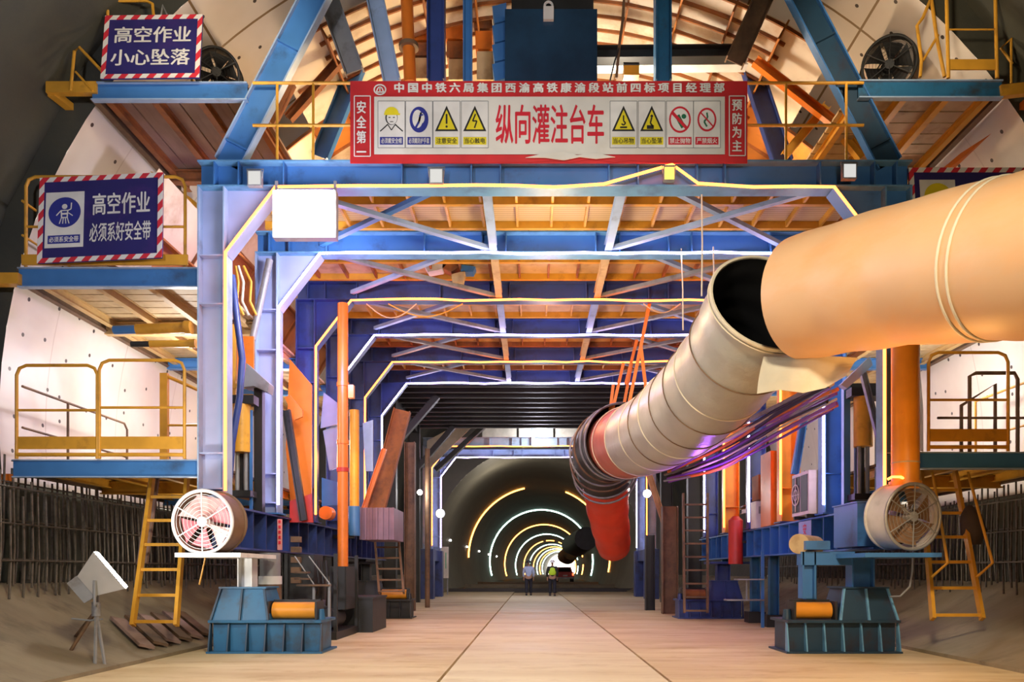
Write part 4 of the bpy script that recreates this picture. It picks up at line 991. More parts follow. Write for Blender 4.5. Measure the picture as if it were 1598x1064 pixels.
for u, w_, v0, v1, y, m_, lab in ((405, 13, 602, 850, 12.9, DARK, 'dark square post beside the yellow jack, floodlight side'), (392, 4, 640, 850, 12.6, BLUE, 'thin blue post between yellow jack and dark post'),
                              (1320, 10, 598, 800, 12.9, BLUE, 'blue square post beside the second column, duct side'), (1375, 14, 640, 770, 12.5, LBLUE, 'pale post behind the orange post')):
    h = w_*y/F/2; a, b_ = at(u, v0, y), at(u, v1, y)
    single(MB().bx(a.x-h, a.x+h, y-h, y+h, b_.z, a.z), 'square_post', m_, lab, 'post')
# orange pipe standing at the third portal
y = 15.5; a, b_ = at(535, 474, y), at(535, 930, y)
t = thing('orange_pipe', 'tall orange standpipe on the dark box at the third portal', 'pipe', b_)
MB().cyl(a, b_, .105, None, 24).build('shaft', ORANGE, t, 40)
for v in (690, 600, 733, 926): c = at(535, v, y); MB().cyl(c-V((0, 0, .04)), c+V((0, 0, .04)), .12, None, 24).build('collar', ORANGE if v != 733 else RED, t, 40)
c = at(548, 612, y); MB().bx(c.x-.05, c.x+.06, y-.06, y+.06, c.z-.12, c.z+.14).build('clamp', YEL, t)
y = 17.6; a, b_, c = at(553, 640, y), at(553, 790, y), at(553, 836, y)
t = thing('yellow_standpipe', 'yellow standpipe with blue foot behind the tall orange pipe', 'pipe', c)
MB().cyl(a, b_, .11, None, 20).build('shaft', YEL, t, 40); MB().cyl(b_, c, .13, None, 20).build('blue_foot', BLUE, t, 40); MB().bx(-4.85, c.x, 17.52, 17.68, c.z-.06, c.z+.02).build('bracket', DARK, t)
a, b_ = at(563, 842, 18.0), at(614, 792, 18.0)
t = thing('ribbed_box', 'purple grey ribbed steel box beside the blue standpipe foot', 'box', a)
RIBM = pm('purple_grey_paint', (.25, .16, .24), .5)
MB().bx(a.x, b_.x, 18.0, 19.4, a.z, b_.z).build('box_body', RIBM, t)
for i in range(7):
    x = a.x+(b_.x-a.x)*i/6; MB().bx(x-.02, x+.02, 17.95, 18.0, a.z, b_.z).build('rib', RIBM, t)
# plates between the columns
for i, (pts_, y, m_, lab) in enumerate((
    ([(452, 560), (486, 600), (486, 814), (456, 814), (446, 700)], 14.6, ORANGE, 'tall orange guide plate between second and third portals'),
    ([(444, 620), (452, 616), (472, 640), (472, 650), (460, 655)], 14.2, ORANGE, 'small orange bracket plate above the tall orange plate'),
    ([(452, 782), (486, 770), (488, 815), (452, 815)], 14.1, RED, 'red plate end below the tall orange guide plate'),
    ([(452, 800), (468, 802), (470, 815), (454, 812)], 14.3, ORANGE, 'low orange plate edge beside the red plate'),
    ([(505, 612), (526, 628), (526, 662), (500, 668)], 16.3, LBLUE, 'upper pale blue gusset beside the orange standpipe'),
    ([(504, 672), (526, 662), (526, 730), (514, 734)], 16.4, LBLUE, 'middle pale blue gusset beside the orange standpipe'),
    ([(502, 745), (526, 752), (526, 788), (502, 790)], 16.4, BLUE, 'lower blue gusset beside the orange standpipe'),
    ([(566, 660), (582, 655), (582, 735), (570, 735)], 18.8, LBLUE, 'pale plate on the fourth portal beside the leaning brown channel'))):
    single(MB().prism([at(u, v, y) for u, v in pts_], (0, .05, 0)), 'gusset_plate', m_, lab, 'plate')
single(MB().ibeam(at(447, 640, 14.0), at(474, 812, 14.0), .13, .1, (1, 0, 0)), 'leaning_brace', DARK, 'dark leaning brace in front of the tall orange guide plate', 'brace')
single(MB().ibeam(at(628, 640, 20.2), at(586, 800, 20.0), .44, .2, (1, 0, 0)), 'leaning_channel', RUST, 'broad rust brown channel leaning inside the fifth portal', 'channel')
single(MB().ibeam(at(600, 700, 18.9), at(566, 800, 18.9), .12, .1, (1, 0, 0)), 'leaning_brace', ORANGE, 'thin orange brace beside the leaning brown channel', 'brace')
g = MB().cyl(at(508, 800, 15.9), at(508, 800, 15.9)+V((0, .3, 0)), .14, None, 20)
single(g, 'orange_drum', ORANGE, 'small round orange drum below the pale blue gussets', 'drum', smooth=40)
# plant under the girder
t = thing('power_pack', 'dark hydraulic power pack box under the bottom girder, floodlight side', 'machine', at(470, 940, 13.6))
a, b_ = at(440, 932, 13.4), at(523, 800, 13.4)
MB().bx(a.x, b_.x, 13.5, 15.2, 0, .14).build('skid', DARK, t)
MB().cyl((a.x+.25, 13.7, .42), (a.x+.25, 15.1, .42), .24, None, 20).build('tank', DARK, t, 40); MB().cyl((a.x+.65, 13.9, .35), (a.x+.65, 14.6, .35), .18, None, 20).build('motor', DARK, t, 40)
MB().bx(a.x+.02, a.x+.5, 13.6, 14.2, .72, 1.5).build('control_box', DARK, t); MB().bx(b_.x-.3, b_.x, 14.2, 14.9, .5, 1.3).build('valve_block', DARK, t)
for xx in (a.x+.03, b_.x-.03):
    for yy in (13.55, 15.15): MB().bx(xx-.03, xx+.03, yy-.03, yy+.03, .14, 1.52).build('post', DARK, t)
for k in range(3): MB().tube([(a.x+.55+.08*k, 13.6, 1.4), (a.x+.6+.08*k, 13.55, 1.0), (a.x+.5+.1*k, 13.7, .6)], .018, 6).build('hose', BLACK, t)
for i in range(5): MB().bx(a.x+.12, a.x+.28, 13.5, 13.62, 1.0+i*.18, 1.1+i*.18).build('fin', BROWN, t)
b = at(437, 834, 13.3)
t = thing('rail_sign', 'narrow vertical red sign strip on the dark power pack', 'sign', at(437, 858, 13.3))
MB().bx(b.x-.04, b.x+.04, 13.28, 13.3, at(0, 858, 13.3).z, at(0, 810, 13.3).z).build('strip', pm('pale_red', (.75, .32, .28), .5), t)
for i in range(5): MB().bx(b.x-.02, b.x+.02, 13.27, 13.28, 1.68+i*.09, 1.73+i*.09).build('mark', SRED, t)
a = at(408, 950, 11.9)
t = thing('standing_drum', 'upright drum with white band behind the blue foot, floodlight side', 'drum', (a.x, 12.2, .6))
c = V((a.x, 12.3, 0)); MB().cyl(c+V((0, 0, 0)), c+V((0, 0, 1.0)), .17, None, 20).build('lower_drum', BROWN, t, 40); MB().cyl(c+V((0, 0, 1.0)), c+V((0, 0, 1.13)), .18, None, 20).build('white_band', WHITEP, t, 40); MB().cyl(c+V((0, 0, 1.13)), c+V((0, 0, 1.5)), .16, None, 20).build('upper_drum', GREY, t, 40)
t = thing('steel_step', 'thin steel step frame beside the dark power pack', 'steps', at(490, 925, 14.2))
for (u0, v0, u1, v1) in ((460, 868, 490, 912), (482, 868, 514, 910)): MB().tube([at(u0, v0, 13.0), at(u1, v1, 13.0)], .012, 6).build('stringer', GREY, t); q = at(u1, v1, 13.0); MB().bx(q.x-.02, q.x+.02, 12.98, 13.02, 0, q.z).build('leg', GREY, t)
for v, u0, u1 in ((893, 462, 482), (903, 462, 484), (913, 465, 515)): MB().bar(at(u0, v, 13.0), at(u1, v, 13.0), .2, .03).build('tread', BROWN, t)
a = at(540, 960, 15.5); t = thing('support_box', 'dark box carrying the tall orange standpipe', 'box', (a.x, 15.5, 0))
MB().bx(a.x-.25, a.x+.6, 15.2, 16.6, 0, .66).build('box_body', DARK, t); MB().bx(a.x-.27, a.x+.62, 15.18, 16.62, .66, .70).build('lid', DARK, t)

# duct side equipment
t = thing('air_conditioner', 'cream air conditioner outdoor unit on the blue girder behind the second column', 'air conditioner', (4.8, 14.2, 2.18))
MB().bx(4.62, 4.95, 13.75, 14.63, 2.24, 3.02).build('case', CREAM, t); MB().bx(4.612, 4.622, 13.8, 14.15, 2.3, 2.96).build('side_grille', DARK, t)
g = MB(); MB().bx(4.612, 4.622, 14.2, 14.6, 2.3, 2.96).build('grille_recess', DARK, t); g.ring((4.605, 14.4, 2.63), (1, 0, 0), .19, .012, 24, 5); g.ring((4.605, 14.4, 2.63), (1, 0, 0), .10, .01, 20, 5); g.tube([(4.605, 14.2, 2.63), (4.605, 14.6, 2.63)], .01, 5); g.tube([(4.605, 14.4, 2.32), (4.605, 14.4, 2.95)], .01, 5)
g.build('fan_grille', CREAM, t)
for yy in (13.85, 14.5): MB().bx(4.62, 4.95, yy, yy+.06, 2.18, 2.24).build('foot', DARK, t)
t = thing('orange_cabinet', 'orange steel cabinet on the girder in front of the third column', 'cabinet', (4.9, 16.2, 2.18))
MB().bx(4.70, 5.10, 16.2, 16.9, 2.18, 3.75).build('case', ORANGE, t); MB().bx(4.72, 5.08, 16.185, 16.2, 2.95, 3.7).build('door', ORANGE, t); MB().bx(4.72, 5.08, 16.185, 16.2, 2.22, 2.9).build('door', ORANGE, t)
t = thing('white_box', 'small white control box on the girder beside the orange cabinet', 'box', (4.78, 17.2, 2.18))
MB().bx(4.68, 4.88, 17.2, 17.6, 2.18, 2.78).build('case', WHITEP, t); MB().bx(4.74, 4.82, 17.185, 17.2, 2.5, 2.66).build('dial', GREY, t)
single(MB().bx(4.68, 4.90, 17.0, 17.5, 2.8, 3.35), 'brown_box', RUST, 'rust brown box above the small white control box', 'box')
a, b_ = at(1148, 880, 18.4), at(1148, 812, 18.4)
t = thing('red_cylinder', 'dull red gas cylinder hung in front of the bottom girder beside the inner ladder', 'cylinder', a)
MB().cyl(a, b_, .17, None, 24).build('body', RED, t, 40); MB().cyl(b_, b_+V((0, 0, .1)), .17, .07, 24).build('shoulder', RED, t, 40); MB().bx(a.x, 4.85, 18.3, 18.5, a.z+.5, a.z+.56).build('bracket', DARK, t)
p = V((4.93, 10.83, 0))
t = thing('rope_lit_post', 'thick round post added in front of the first column in its rope-lit orange, above the grey fan', 'post', (p.x, p.y, 2.35))  # added round post carrying the rope's orange light on this column
MB().cyl((p.x, p.y, 2.42), (p.x, p.y, 5.6), .185, None, 32).build('shaft', POSTO, t, 40); MB().cyl((p.x, p.y, 2.35), (p.x, p.y, 2.47), .215, None, 32).build('base_ring', POSTO, t, 40); MB().cyl((p.x, p.y, 2.72), (p.x, p.y, 2.74), .19, None, 32).build('weld_ring', TAN, t, 40)
pts = [at(1385, 748, 10.7), at(1392, 744, 10.68), at(1405, 744, 10.68), at(1418, 750, 10.7), at(1425, 758, 10.75)]
single(MB().tube(pts, .019, 6), 'rope_light', E_OR, 'short orange light rope curling around the foot of the orange post', 'light', None)
g = MB(); q = [at(1420, 575, 11.9), at(1434, 560, 12.2), at(1440, 640, 12.2), at(1440, 705, 12.2), at(1430, 700, 11.9), at(1424, 640, 11.9)]
g.prism(q, (.02, .02, 0)); single(g, 'white_tarpaulin', WHITEP, 'narrow white tarpaulin between the orange post and the guardrail', 'panel')
single(MB().bx(5.42, 5.52, 11.9, 12.0, 2.83, 5.3), 'square_post', DARK, 'dark post beside the narrow white tarpaulin, duct side', 'post')
single(MB().prism([at(1312, 600, 12.0), at(1358, 556, 12.0), at(1362, 570, 12.0), at(1322, 606, 12.0)], (0, .12, 0)), 'gusset_plate', LBLUE, 'pale blue slanting gusset under the loose duct flap', 'plate')
single(MB().ibeam(at(1345, 575, 12.2), at(1374, 690, 12.2), .09, .08, (1, 0, 0)), 'grey_brace', GREY, 'grey brace slanting behind the orange post', 'brace')
a, b_ = at(1322, 622, 12.9), at(1378, 598, 12.9)
single(MB().bx(a.x, b_.x, 12.9, 13.1, a.z, b_.z), 'head_beam', DARK, 'dark crossbar over the yellow jack beside the orange post', 'crossbar')
t = thing('blue_panel_box', 'bright blue plate box behind the grey drum fan', 'box', (4.75, 11.6, 2.2))
a, b_ = at(1338, 852, 11.5), at(1372, 784, 11.5)
MB().bx(a.x, b_.x+.2, 11.5, 12.4, a.z, b_.z).build('box_body', BLUE, t); MB().bx(a.x-.02, b_.x+.22, 11.48, 12.42, b_.z, b_.z+.02).build('lid', BLUE, t)
single(MB().ibeam(at(1258, 630, 14.9), at(1240, 740, 14.9), .14, .1, (1, 0, 0)), 'leaning_brace', BLUE, 'blue leaning brace above the cream air conditioner', 'brace')
single(MB().ibeam(at(1140, 672, 18.6), at(1218, 652, 15.9), .10, .1), 'orange_tie', ORANGE, 'orange tie bar between the orange columns under the cable bundle', 'tie bar')
g = MB(); g.tube([at(1512, 790, 11.9), at(1514, 806, 11.85), at(1518, 830, 11.85), at(1520, 850, 11.85)], [.05, .16, .19, .10], 12); single(g, 'work_bag', pm('dark_brown_cloth', (.07, .05, .045), .8), 'dark cloth bag hanging on the ladder beside the grey drum fan', 'bag', smooth=60)
single(MB().bar(at(241, 745, 12.3), at(222, 880, 11.6), .16, .04, (0, 1, 0)), 'timber_plank', PLANK, 'weathered plank leaning behind the ladder by the tripod lamp', 'plank')
for i, (pts_, m_, lab) in enumerate((([(662, 414), (680, 405), (700, 408), (690, 420), (668, 424)], WHITEP, 'crumpled white sheet lying on the bracing of the second bay'), ([(692, 404), (716, 400), (722, 412), (704, 424), (690, 418)], RUST, 'rust red cloth bundle on the bracing of the second bay'),
                              ([(704, 428), (726, 422), (722, 438), (706, 440)], TAN, 'tan bag low on the bracing of the second bay'), ([(716, 412), (742, 416), (738, 424), (720, 424)], BLUE, 'blue bundle on the bracing of the second bay'))):
    single(MB().prism([at(u, v, 15.0) for u, v in pts_], (0, .25, 0)), 'cloth_bundle', m_, lab, 'bundle')
for i, (u0, u1, d) in enumerate(((572, 650, 22), (606, 722, 20), (1004, 1062, 14))):
    pts = [at(u0+(u1-u0)*k/10, 474+d*math.sin(PI*k/10), 15.7) for k in range(11)]
    single(MB().tube(pts, .012, 6), 'hanging_cable', TAN if i != 1 else YEL, ['thin tan cable loop below the third portal beam beside the standpipe', 'yellow cable loop below the middle of the third portal beam', 'tan cable loop below the third portal beam near the straps'][i], 'cable')
# small dim boxes and steps below the duct side girder
t = thing('steel_step', 'thin steel step frame under the girder beside the navy foot', 'steps', at(1165, 945, 16.5))
for (u0, u1, v) in ((1148, 1190, 904), (1132, 1190, 936)): MB().bar(at(u0, v, 16.5), at(u1, v, 16.5), .3, .03).build('tread', GREY, t)
MB().bar(at(1165, 904, 16.5), at(1165, 936, 16.5), .03, .03).build('riser', GREY, t); q = at(1190, 860, 16.5); MB().bx(q.x-.03, q.x+.03, 16.47, 16.53, 0, q.z).build('side_post', BLUE, t)
# dim posts at the tail of the gantry
for u, w_, v0, v1, y, m_, lab in ((1045, 24, 790, 955, 22.0, BROWN, 'broad dim brown post at the gantry tail, beside the inner ladder'), (1014, 14, 835, 945, 24.0, DARK, 'dark post at the gantry tail under the small lamp'),
                                  (640, 16, 690, 950, 23.6, BROWN, 'broad dim brown post at the gantry tail, beside the starlike lamp')):
    h = w_*y/F/2; a, b_ = at(u, v0, y), at(u, v1, y)
    single(MB().ibeam((a.x, y, 0), (a.x, y, a.z), 2*h, .3, (1, 0, 0)), 'tail_post', m_, lab, 'post')
single(MB().ibeam(at(1012, 738, 22.5), at(1042, 832, 22.5), .16, .14, (1, 0, 0)), 'grey_brace', TAN, 'olive brace slanting beside the small lamp at the gantry tail', 'brace')
pipe('timber_pole', [at(667, 700, 25.8), V((at(667, 947, 25.8).x, 25.8, 0))], .085, BROWN, 'brown timber pole standing on the floor below the starlike lamp', 'pole')
def glow_lamp(u, v, y, r, label, mat_=E_LAMP, name='small_lamp'):
    p = at(u, v, y); t = thing(name, label, 'light', p-V((0, 0, r)))
    MB().cyl(p, p+V((0, -.05, 0)), r, r*.9, 16).build('lens', mat_, t); MB().cyl(p+V((0, .01, 0)), p+V((0, .16, 0)), r*1.15, r*.6, 16).build('housing', GREY, t, 40)
glow_lamp(655, 768, 25.6, .08, 'starlike white lamp on the timber pole'); glow_lamp(1010, 770, 24.0, .11, 'white lamp beside the red hanging duct')
lamp('POINT', at(655, 768, 25.3), 60, WHITE, size=.1); lamp('POINT', at(1010, 770, 23.7), 60, WHITE, size=.1)
glow_lamp(687, 801, 33.6, .2, 'round white lamp on the second trolley leg', em('round_lamp_glow', (.9, .95, 1), 1.3))

# tripod floodlight
t = thing('tripod_floodlight', 'silver floodlight on a spindly tripod at the foot of the kerb', 'floodlight', (-5.3, 9.4, 0))
FLY = 9.4
a, b_ = at(130, 893, FLY), at(175, 903, FLY)
hc = at(150, 905, FLY); fa = (at(173, 908, FLY)-at(125, 922, FLY)).normalized(); fa = V((.72, .34, .60)).normalized()
hd = MB(); fx = fa.cross(V((0, 0, 1))).normalized(); fz = fx.cross(fa)
def boxf(mb, c, l0, l1, w0, h0, w1, h1):
    pts = []
    for l, w_, h in ((l0, w0, h0), (l1, w1, h1)):
        for i, j in ((-1, -1), (1, -1), (1, 1), (-1, 1)): pts.append(c+fa*l+fx*(w_*i)+fz*(h*j))
    mb.hexa(pts); return mb
boxf(hd, hc, -.12, .20, .15, .15, .25, .28).build('reflector', pm('silver_reflector', (.50, .49, .47), .4, .3), t)
boxf(MB(), hc, .20, .215, .24, .27, .24, .27).build('lens', em('tripod_lens_glow', (1, .97, .9), 40), t)
boxf(MB(), hc, -.26, -.12, .12, .15, .14, .16).build('ballast_box', GREY, t)
MB().tube([hc+fx*.2, hc+fx*.2-V((0, 0, .3)), hc-fx*.2-V((0, 0, .3)), hc-fx*.2], .018, 6).build('yoke', GREY, t)
ap = hc-V((0, 0, .32))
MB().cyl(ap+V((0, 0, .05)), ap-V((0, 0, .12)), .05, None, 12).build('tripod_head', GREY, t, 40)
for e in (at(104, 1025, 9.5), at(148, 1047, 9.3), at(164, 1040, 9.4), at(112, 1000, 10.2)):
    e = V((e.x, e.y, max(e.z, .0))); MB().tube([ap-V((0, 0, .05)), e], .021, 6).build('leg', BROWN if e.x < -5.7 else GREY, t)
MB().tube([at(112, 965, 9.4), at(140, 968, 9.4), at(160, 966, 9.4)], .012, 6).build('spreader', GREY, t)
lamp('SPOT', hc+fa*.3, 70, WHITE, hc+fa*3, .15, 120)

# ------------------------------------------------------------------ rebar mats along the kerbs
def mat_rebar(s, xb, y0, y1, label, zt, step=.17, lean=.3):
    n = min(100, int((y1-y0)/step)); t = thing('rebar_mat', label, 'rebar', (s*xb, y0, .95), 'rebar mats along the kerbs')
    first = None; r = random.Random(int(xb*10)+int(s))
    for i in range(n):
        y = y0+step*i
        if first is None or i % 12 == 0:
            h = zt+r.uniform(-.1, .25)
            first = MB().tube([(s*xb, y, .98), (s*(xb+.06), y+lean*.4, 1.5), (s*(xb+.20), y+lean, h)], .017, 6).build('upright_bar', REBAR, t); base = y
        else:
            c = first.copy(); col.objects.link(c); c.location = first.location+V((r.uniform(-.03, .03), y-base+r.uniform(-.03, .03), r.uniform(-.22, .12)))
    for j in (1, 3, 5):
        z = 1.1+j*(zt-1.2)/5; MB().tube([(s*(xb+.03*j-.02), y0, z), (s*(xb+.03*j-.02), y0+step*n, z)], .013, 6).build('cross_bar', REBAR, t)
mat_rebar(-1, 7.25, 8.6, 26, 'inner rebar mat rising from the kerb behind the tripod lamp', 2.45)
mat_rebar(-1, 7.75, 8.6, 26, 'outer rebar mat against the tunnel side behind the tripod lamp', 2.6, .16, .4)
mat_rebar(1, 7.25, 8.6, 26, 'inner rebar mat rising from the kerb behind the grey drum fan', 2.45)
mat_rebar(1, 7.75, 8.6, 26, 'outer rebar mat against the tunnel side behind the grey drum fan', 2.6, .16, .4)

for i in range(6):
    y = 11.0+.40*i; x0, x1 = -5.66, -6.5
    zz = lambda x: .12+(-x-5.62)*.40
    single(MB().bar((x0, y-.35, zz(x0)+.03), (x1, y+.45, zz(x1)+.03), .22, .04, (.4, 0, .9)), 'timber_plank', BROWN if i % 2 else PLANK, ['first', 'second', 'third', 'fourth', 'fifth', 'sixth'][i]+' weathered plank on the kerb, counting from the tripod lamp to the white post', 'plank', 'planks lying on the kerb')
# ------------------------------------------------------------------ second trolley further in
portal(34.0, 'pale portal frame of the second trolley, orange light rope', LBLUE, 'frames of the second trolley')
portal(37.3, 'deepest pale portal frame of the second trolley, white light rope', LBLUE, 'frames of the second trolley')
rope(34.0, E_OR, 'orange light rope on the second trolley', 'rope lights of the second trolley'); rope(37.3, E_WH, 'white light rope on the second trolley', 'rope lights of the second trolley')
for s in (-1, 1):
    g = thing('trolley_support', 'dark lower leg of the second trolley, %s' % ('near the timber pole' if s < 0 else 'near the red duct'), 'leg frame', (s*4.95, 35, 0), 'legs of the second trolley')
    for yy in (34.0, 37.3): MB().bx(s*4.95-.3, s*4.95+.3, yy-.3, yy+.3, 0, 2.2).build('pillar', DBLUE, g)
    MB().bx(s*4.95-.2, s*4.95+.2, 33.6, 37.7, 1.7, 2.2).build('girder', DBLUE, g)
t = thing('trolley_plates', 'cream plates bolted above the second trolley frame', 'plate', (0, 33.7, 7.1))
for x0, x1, z0, z1 in ((-2.5, -1.0, 7.1, 7.5), (-.9, .6, 7.1, 7.52), (.7, 2.1, 7.1, 7.5)): MB().bx(x0, x1, 33.65, 33.7, z0, z1).build('plate', WHITEP, t)
MB().bx(-.35, -.2, 33.6, 33.65, 6.7, 7.6).build('upright', LBLUE, t)
MB().prism([(-4.9, 33.5, 5.6), (-4.9, 33.5, 6.9), (-3.7, 33.5, 7.55), (-2.9, 33.5, 7.55)], (0, .05, 0)).build('corner_plate', CREAM, t)
MB().bar((-4.5, 33.3, 5.6), (-2.2, 33.3, 7.7), .2, .3, (0, 1, 0)).build('corner_brace', DARK, t)
# dark roof between the trolleys
t = thing('dark_roof', 'dark slatted roof frame between the two trolleys', 'roof frame', (0, 24, 6.5))
MB().bx(-5.0, 5.0, 23.3, 30.6, 7.25, 7.3).build('sheet', DARK, t)
for i in range(10):
    yy = 23.6+.75*i; MB().ibeam((-5.0, yy, 7.05), (5.0, yy, 7.05), .36, .16).build('rafter', DARK, t)
for s in (-1, 1):
    for yy in (25.0, 30.2):
        MB().ibeam((s*4.95, yy, 0), (s*4.95, yy, 7.2), .45, .3, (1, 0, 0)).build('column', DARK, t)
        MB().bar((s*4.8, yy, 5.3), (s*3.4, yy, 6.9), .2, .25, (0, 1, 0)).build('knee_brace', DARK, t)
    MB().bar((s*4.9, 24, 6.8), (s*4.9, 30.5, 6.8), .2, .3).build('eaves_beam', DARK, t)
q0, q1 = at(686, 902, 40), at(700, 853, 40)
t = thing('notice_board', 'cream notice board standing near the second trolley', 'board', (q0.x, 40, 0))
MB().bx(q0.x, q1.x, 40, 40.05, q0.z, q1.z).build('panel', CREAM, t)
for x in (q0.x+.06, q1.x-.06): MB().bx(x-.03, x+.03, 40.05, 40.1, -.02, q1.z).build('leg', GREY, t)
MB().bx(q1.x-.16, q1.x-.12, 39.99, 40.0, q0.z+.5, q1.z-.3).build('green_stripe', pm('sign_green', (.05, .45, .2), .5), t)

# ------------------------------------------------------------------ far tunnel
def led_ring(y, mat_, label, arcs, r=.07):
    t = thing('led_ring', label, 'light', (XF(y), y, 0), 'light rings of the finished tunnel')
    for a0, a1 in arcs:
        n = max(4, int(abs(a1-a0)/4)); MB().tube([(XF(y)+6.42*math.cos(math.radians(a0+(a1-a0)*i/n)), y, 2.5+6.42*math.sin(math.radians(a0+(a1-a0)*i/n))) for i in range(n+1)], r, 6).build('light_strip', mat_, t)
RL = ['orange light ring broken at the crown, nearest ring', 'mint light ring, second from the trolley', 'orange light ring, third from the trolley', 'mint light ring, fourth from the trolley', 'orange light ring, fifth from the trolley', 'white light ring, sixth from the trolley', 'orange light ring, seventh from the trolley',
      'white light ring, eighth from the trolley', 'orange light ring, farthest but one', 'farthest orange light ring at the bright portal']
for i, y in enumerate((70, 96, 126, 158, 190, 216, 238, 258, 276, 292)):
    arcs = ((180, 102), (68, 42), (12, -12)) if i == 0 else ((196, 25), (8, -16)) if i == 1 else ((198, 105), (98, 80), (70, -15)) if i == 4 else ((198, 10), (-1, -16)) if i < 6 else ((200, -18),)
    led_ring(y, E_RING_W if i % 2 else E_RING_O, RL[i], arcs, .03+.0004*y)
for i, (u, v) in enumerate(((703, 843), (729, 853), (748, 860), (763, 865), (775, 868), (785, 872), (795, 875), (802, 877))):
    X = -6.2; y = 1200*(-X-.33)/(830-u)
    for _ in range(6): y = 1200*(-(XF(y)-6.35)-.33)/(830-u)
    glow_lamp(u, v, y, .045+.0005*y, 'white wall lamp on the dark lining, %s from the trolley' % ['first', 'second', 'third', 'fourth', 'fifth', 'sixth', 'seventh', 'eighth'][i], E_DIM, 'wall_lamp')
for i, (u0, v0, u1, v1, y, r) in enumerate(((890, 850, 915, 840, 62, 1.1), (880, 868, 892, 862, 110, 1.3))):
    a, b_ = at(u0, v0, y+14), at(u1, v1, y); m_ = a.lerp(b_, .5)-V((0, 0, .2))
    single(MB().tube([a, m_, b_], [r*.8, r, r*.85], 24), 'ventilation_duct', DARK if i == 0 else RUST, ['dark limp duct hanging in the finished tunnel beyond the red duct', 'rust coloured duct deeper in the finished tunnel'][i], 'ventilation duct', None, 60)
# low kerbs and barrier of the far floor
for i, y in enumerate((47, 58, 72)):
    b = MB().bx(-5.4, 5.9, y, y+.5, -.05, .25 if i else .18)
    single(b, 'concrete_step', KERB if i else MUD, ['low dark concrete step across the floor beyond the walkers', 'second low concrete step across the floor beyond the walkers', 'third and deepest low concrete step across the tunnel floor'][i], 'step')

# ------------------------------------------------------------------ people
def skin_mesh(name, joints, links, mat_, parent, root=0):
    me = bpy.data.meshes.new(name); o0 = ORG[parent.name]
    me.from_pydata([V(j[0])-o0 for j in joints], links, []); o = bpy.data.objects.new(name, me); col.objects.link(o)
    sk = o.modifiers.new('skin', 'SKIN'); o.modifiers.new('sub', 'SUBSURF').levels = 2
    for i, j in enumerate(joints):
        v = me.skin_vertices[0].data[i]; v.radius = j[1] if isinstance(j[1], tuple) else (j[1], j[1]); v.use_root = (i == root)
    dg = bpy.context.evaluated_depsgraph_get(); m2 = bpy.data.meshes.new_from_object(o.evaluated_get(dg))
    bpy.data.objects.remove(o); bpy.data.meshes.remove(me)
    m2.name = name; m2.materials.clear(); m2.materials.append(mat_); m2.shade_smooth()
    o = bpy.data.objects.new(name, m2); col.objects.link(o); o.parent = parent; ORG[o.name] = o0
    return o
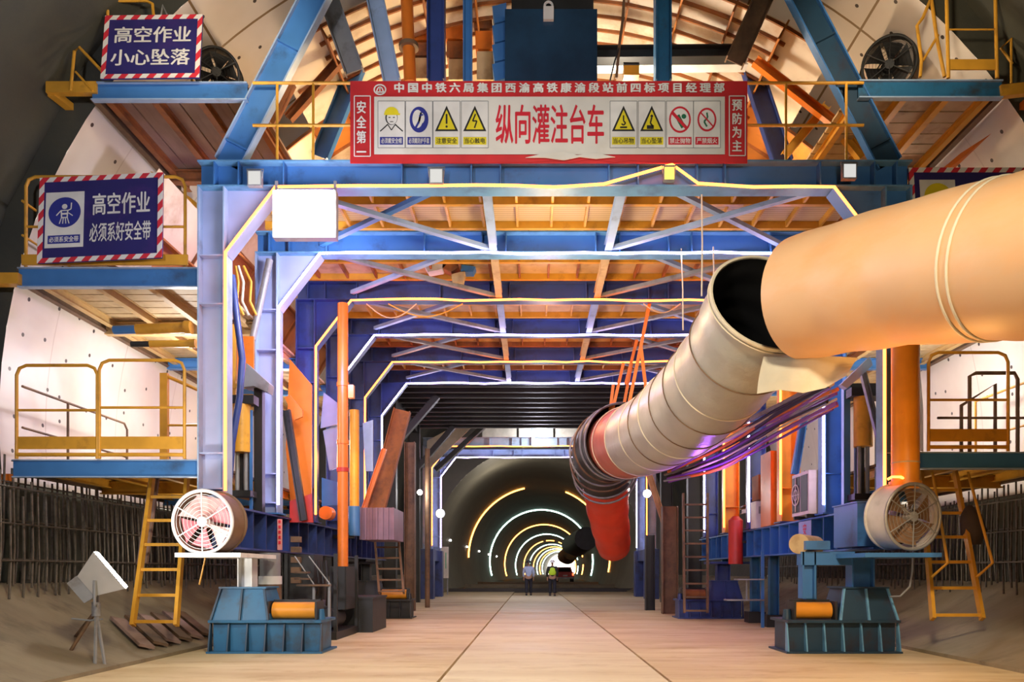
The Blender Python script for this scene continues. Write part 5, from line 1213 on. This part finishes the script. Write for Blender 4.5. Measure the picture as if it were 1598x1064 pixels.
def person(x, y, label, top, bottom, hat, vest=None, step=.12):
    t = thing('person', label, 'person', (x, y, 0))
    P = lambda a, b_, c: (x+a, y+b_, c)
    J = [(P(0, 0, .93), (.15, .11)), (P(0, 0, 1.15), (.15, .11)), (P(0, .01, 1.36), (.17, .11)), (P(0, .02, 1.47), .06), (P(0, .03, 1.54), .055), (P(0, .03, 1.64), (.075, .095)), (P(0, .03, 1.72), (.06, .075))]
    Lk = [(0, 1), (1, 2), (2, 3), (3, 4), (4, 5), (5, 6)]
    for s in (-1, 1):
        n = len(J); J += [(P(s*.19, .01, 1.40), .065), (P(s*.25, .0, 1.14), .05), (P(s*.24, .08, .92), .04), (P(s*.24, .11, .83), .035)]; Lk += [(2, n), (n, n+1), (n+1, n+2), (n+2, n+3)]
        for f in range(4): J.append((P(s*(.225+.012*f), .10+.02*f, .74+.004*f), .009)); Lk.append((n+3, len(J)-1))
        J.append((P(s*.20, .15, .79), .010)); Lk.append((n+3, len(J)-1))
        m_ = len(J); d = s*step; J += [(P(s*.10, 0, .86), .09), (P(s*.105, d*.5, .48), .065), (P(s*.11, d, .10), .045), (P(s*.11, d+.14, .04), .035)]; Lk += [(0, m_), (m_, m_+1), (m_+1, m_+2), (m_+2, m_+3)]
    skin_mesh('body', J, Lk, SKIN, t)
    # clothing
    U = [(P(0, 0, .90), (.185, .14)), (P(0, 0, 1.15), (.18, .135)), (P(0, .01, 1.36), (.20, .135)), (P(0, .02, 1.47), .08)]; K = [(0, 1), (1, 2), (2, 3)]
    for s in (-1, 1): n = len(U); U += [(P(s*.20, .01, 1.40), .085), (P(s*.26, .0, 1.14), .068), (P(s*.25, .07, .94), .055)]; K += [(2, n), (n, n+1), (n+1, n+2)]
    skin_mesh('shirt' if not vest else 'jacket', U, K, top, t)
    D = [(P(0, 0, .94), (.18, .135))]; K = []
    for s in (-1, 1):
        n = len(D); d = s*step; D += [(P(s*.10, 0, .84), .115), (P(s*.108, d*.5, .48), .088), (P(s*.112, d, .10), .07)]; K += [(0, n), (n, n+1), (n+1, n+2)]
        MB().bx(x+s*.112-.05, x+s*.112+.05, y+d-.09, y+d+.19, 0, .10).build('shoe', BLACK, t)
    skin_mesh('trousers', D, K, bottom, t)
    if vest: skin_mesh('vest', [(P(0, 0, .98), (.205, .165)), (P(0, 0, 1.15), (.205, .16)), (P(0, .01, 1.34), (.215, .16)), (P(0, .02, 1.43), (.12, .11))], [(0, 1), (1, 2), (2, 3)], vest, t)
    h = MB(); pr = [(.145, 1.655), (.135, 1.66), (.13, 1.70), (.11, 1.755), (.07, 1.785), (.0, 1.795)]
    vs_, fs = [], []
    for r, z in pr: vs_ += [P(r*math.cos(2*PI*i/16), .03+r*1.15*math.sin(2*PI*i/16), z) for i in range(16)]
    for a in range(len(pr)-1):
        for i in range(16): j = (i+1) % 16; fs.append((a*16+i, a*16+j, (a+1)*16+j, (a+1)*16+i))
    h.add(vs_, fs); h.build('helmet' if hat else 'hair', WHITEP if hat else BLACK, t, 60)
person(at(825, 930, 38.9).x, 38.9, 'person in light blue shirt and dark trousers walking away, seen from behind', SHIRT, TROUS, False)
person(at(862, 930, 38.0).x, 38.0, 'person in yellow green safety vest and white helmet walking away', JACKET, TROUS, True, HIVIS, -.1)

# red truck deeper in the tunnel
tx, ty = at(882, 908, 84).x, 84.0
t = thing('pickup_truck', 'dark red truck with glowing tail lamps deep in the tunnel', 'truck', (tx, ty, 0))
b = MB(); b.bx(tx-.95, tx+.95, ty, ty+2.3, .55, 1.15); b.bx(tx-.95, tx+.95, ty+2.3, ty+5, .55, 1.1); b.build('body', RED, t)
c = MB(); c.hexa([(tx-.9, ty+1.7, 1.1), (tx+.9, ty+1.7, 1.1), (tx+.9, ty+3.9, 1.1), (tx-.9, ty+3.9, 1.1), (tx-.72, ty+1.9, 1.72), (tx+.72, ty+1.9, 1.72), (tx+.72, ty+3.3, 1.72), (tx-.72, ty+3.3, 1.72)]); c.build('cab', RED, t)
MB().prism([(tx-.68, ty+1.72, 1.2), (tx+.68, ty+1.72, 1.2), (tx+.58, ty+1.84, 1.64), (tx-.58, ty+1.84, 1.64)], (0, -.02, 0)).build('rear_window', GLASS_D, t)
for s in (-1, 1):
    MB().bx(tx+s*.85-.09, tx+s*.85+.09, ty-.03, ty, .78, 1.05).build('tail_lamp', E_TAIL, t)
    for yy in (.9, 4.1): MB().cyl((tx+s*.72, ty+yy, .36), (tx+s*.97, ty+yy, .36), .36, None, 20).build('wheel', BLACK, t, 40)
MB().bx(tx-.9, tx+.9, ty-.08, ty, .45, .62).build('bumper', GREY, t); MB().bx(tx-.25, tx+.25, ty-.02, ty, .72, .86).build('number_plate', WHITEP, t)
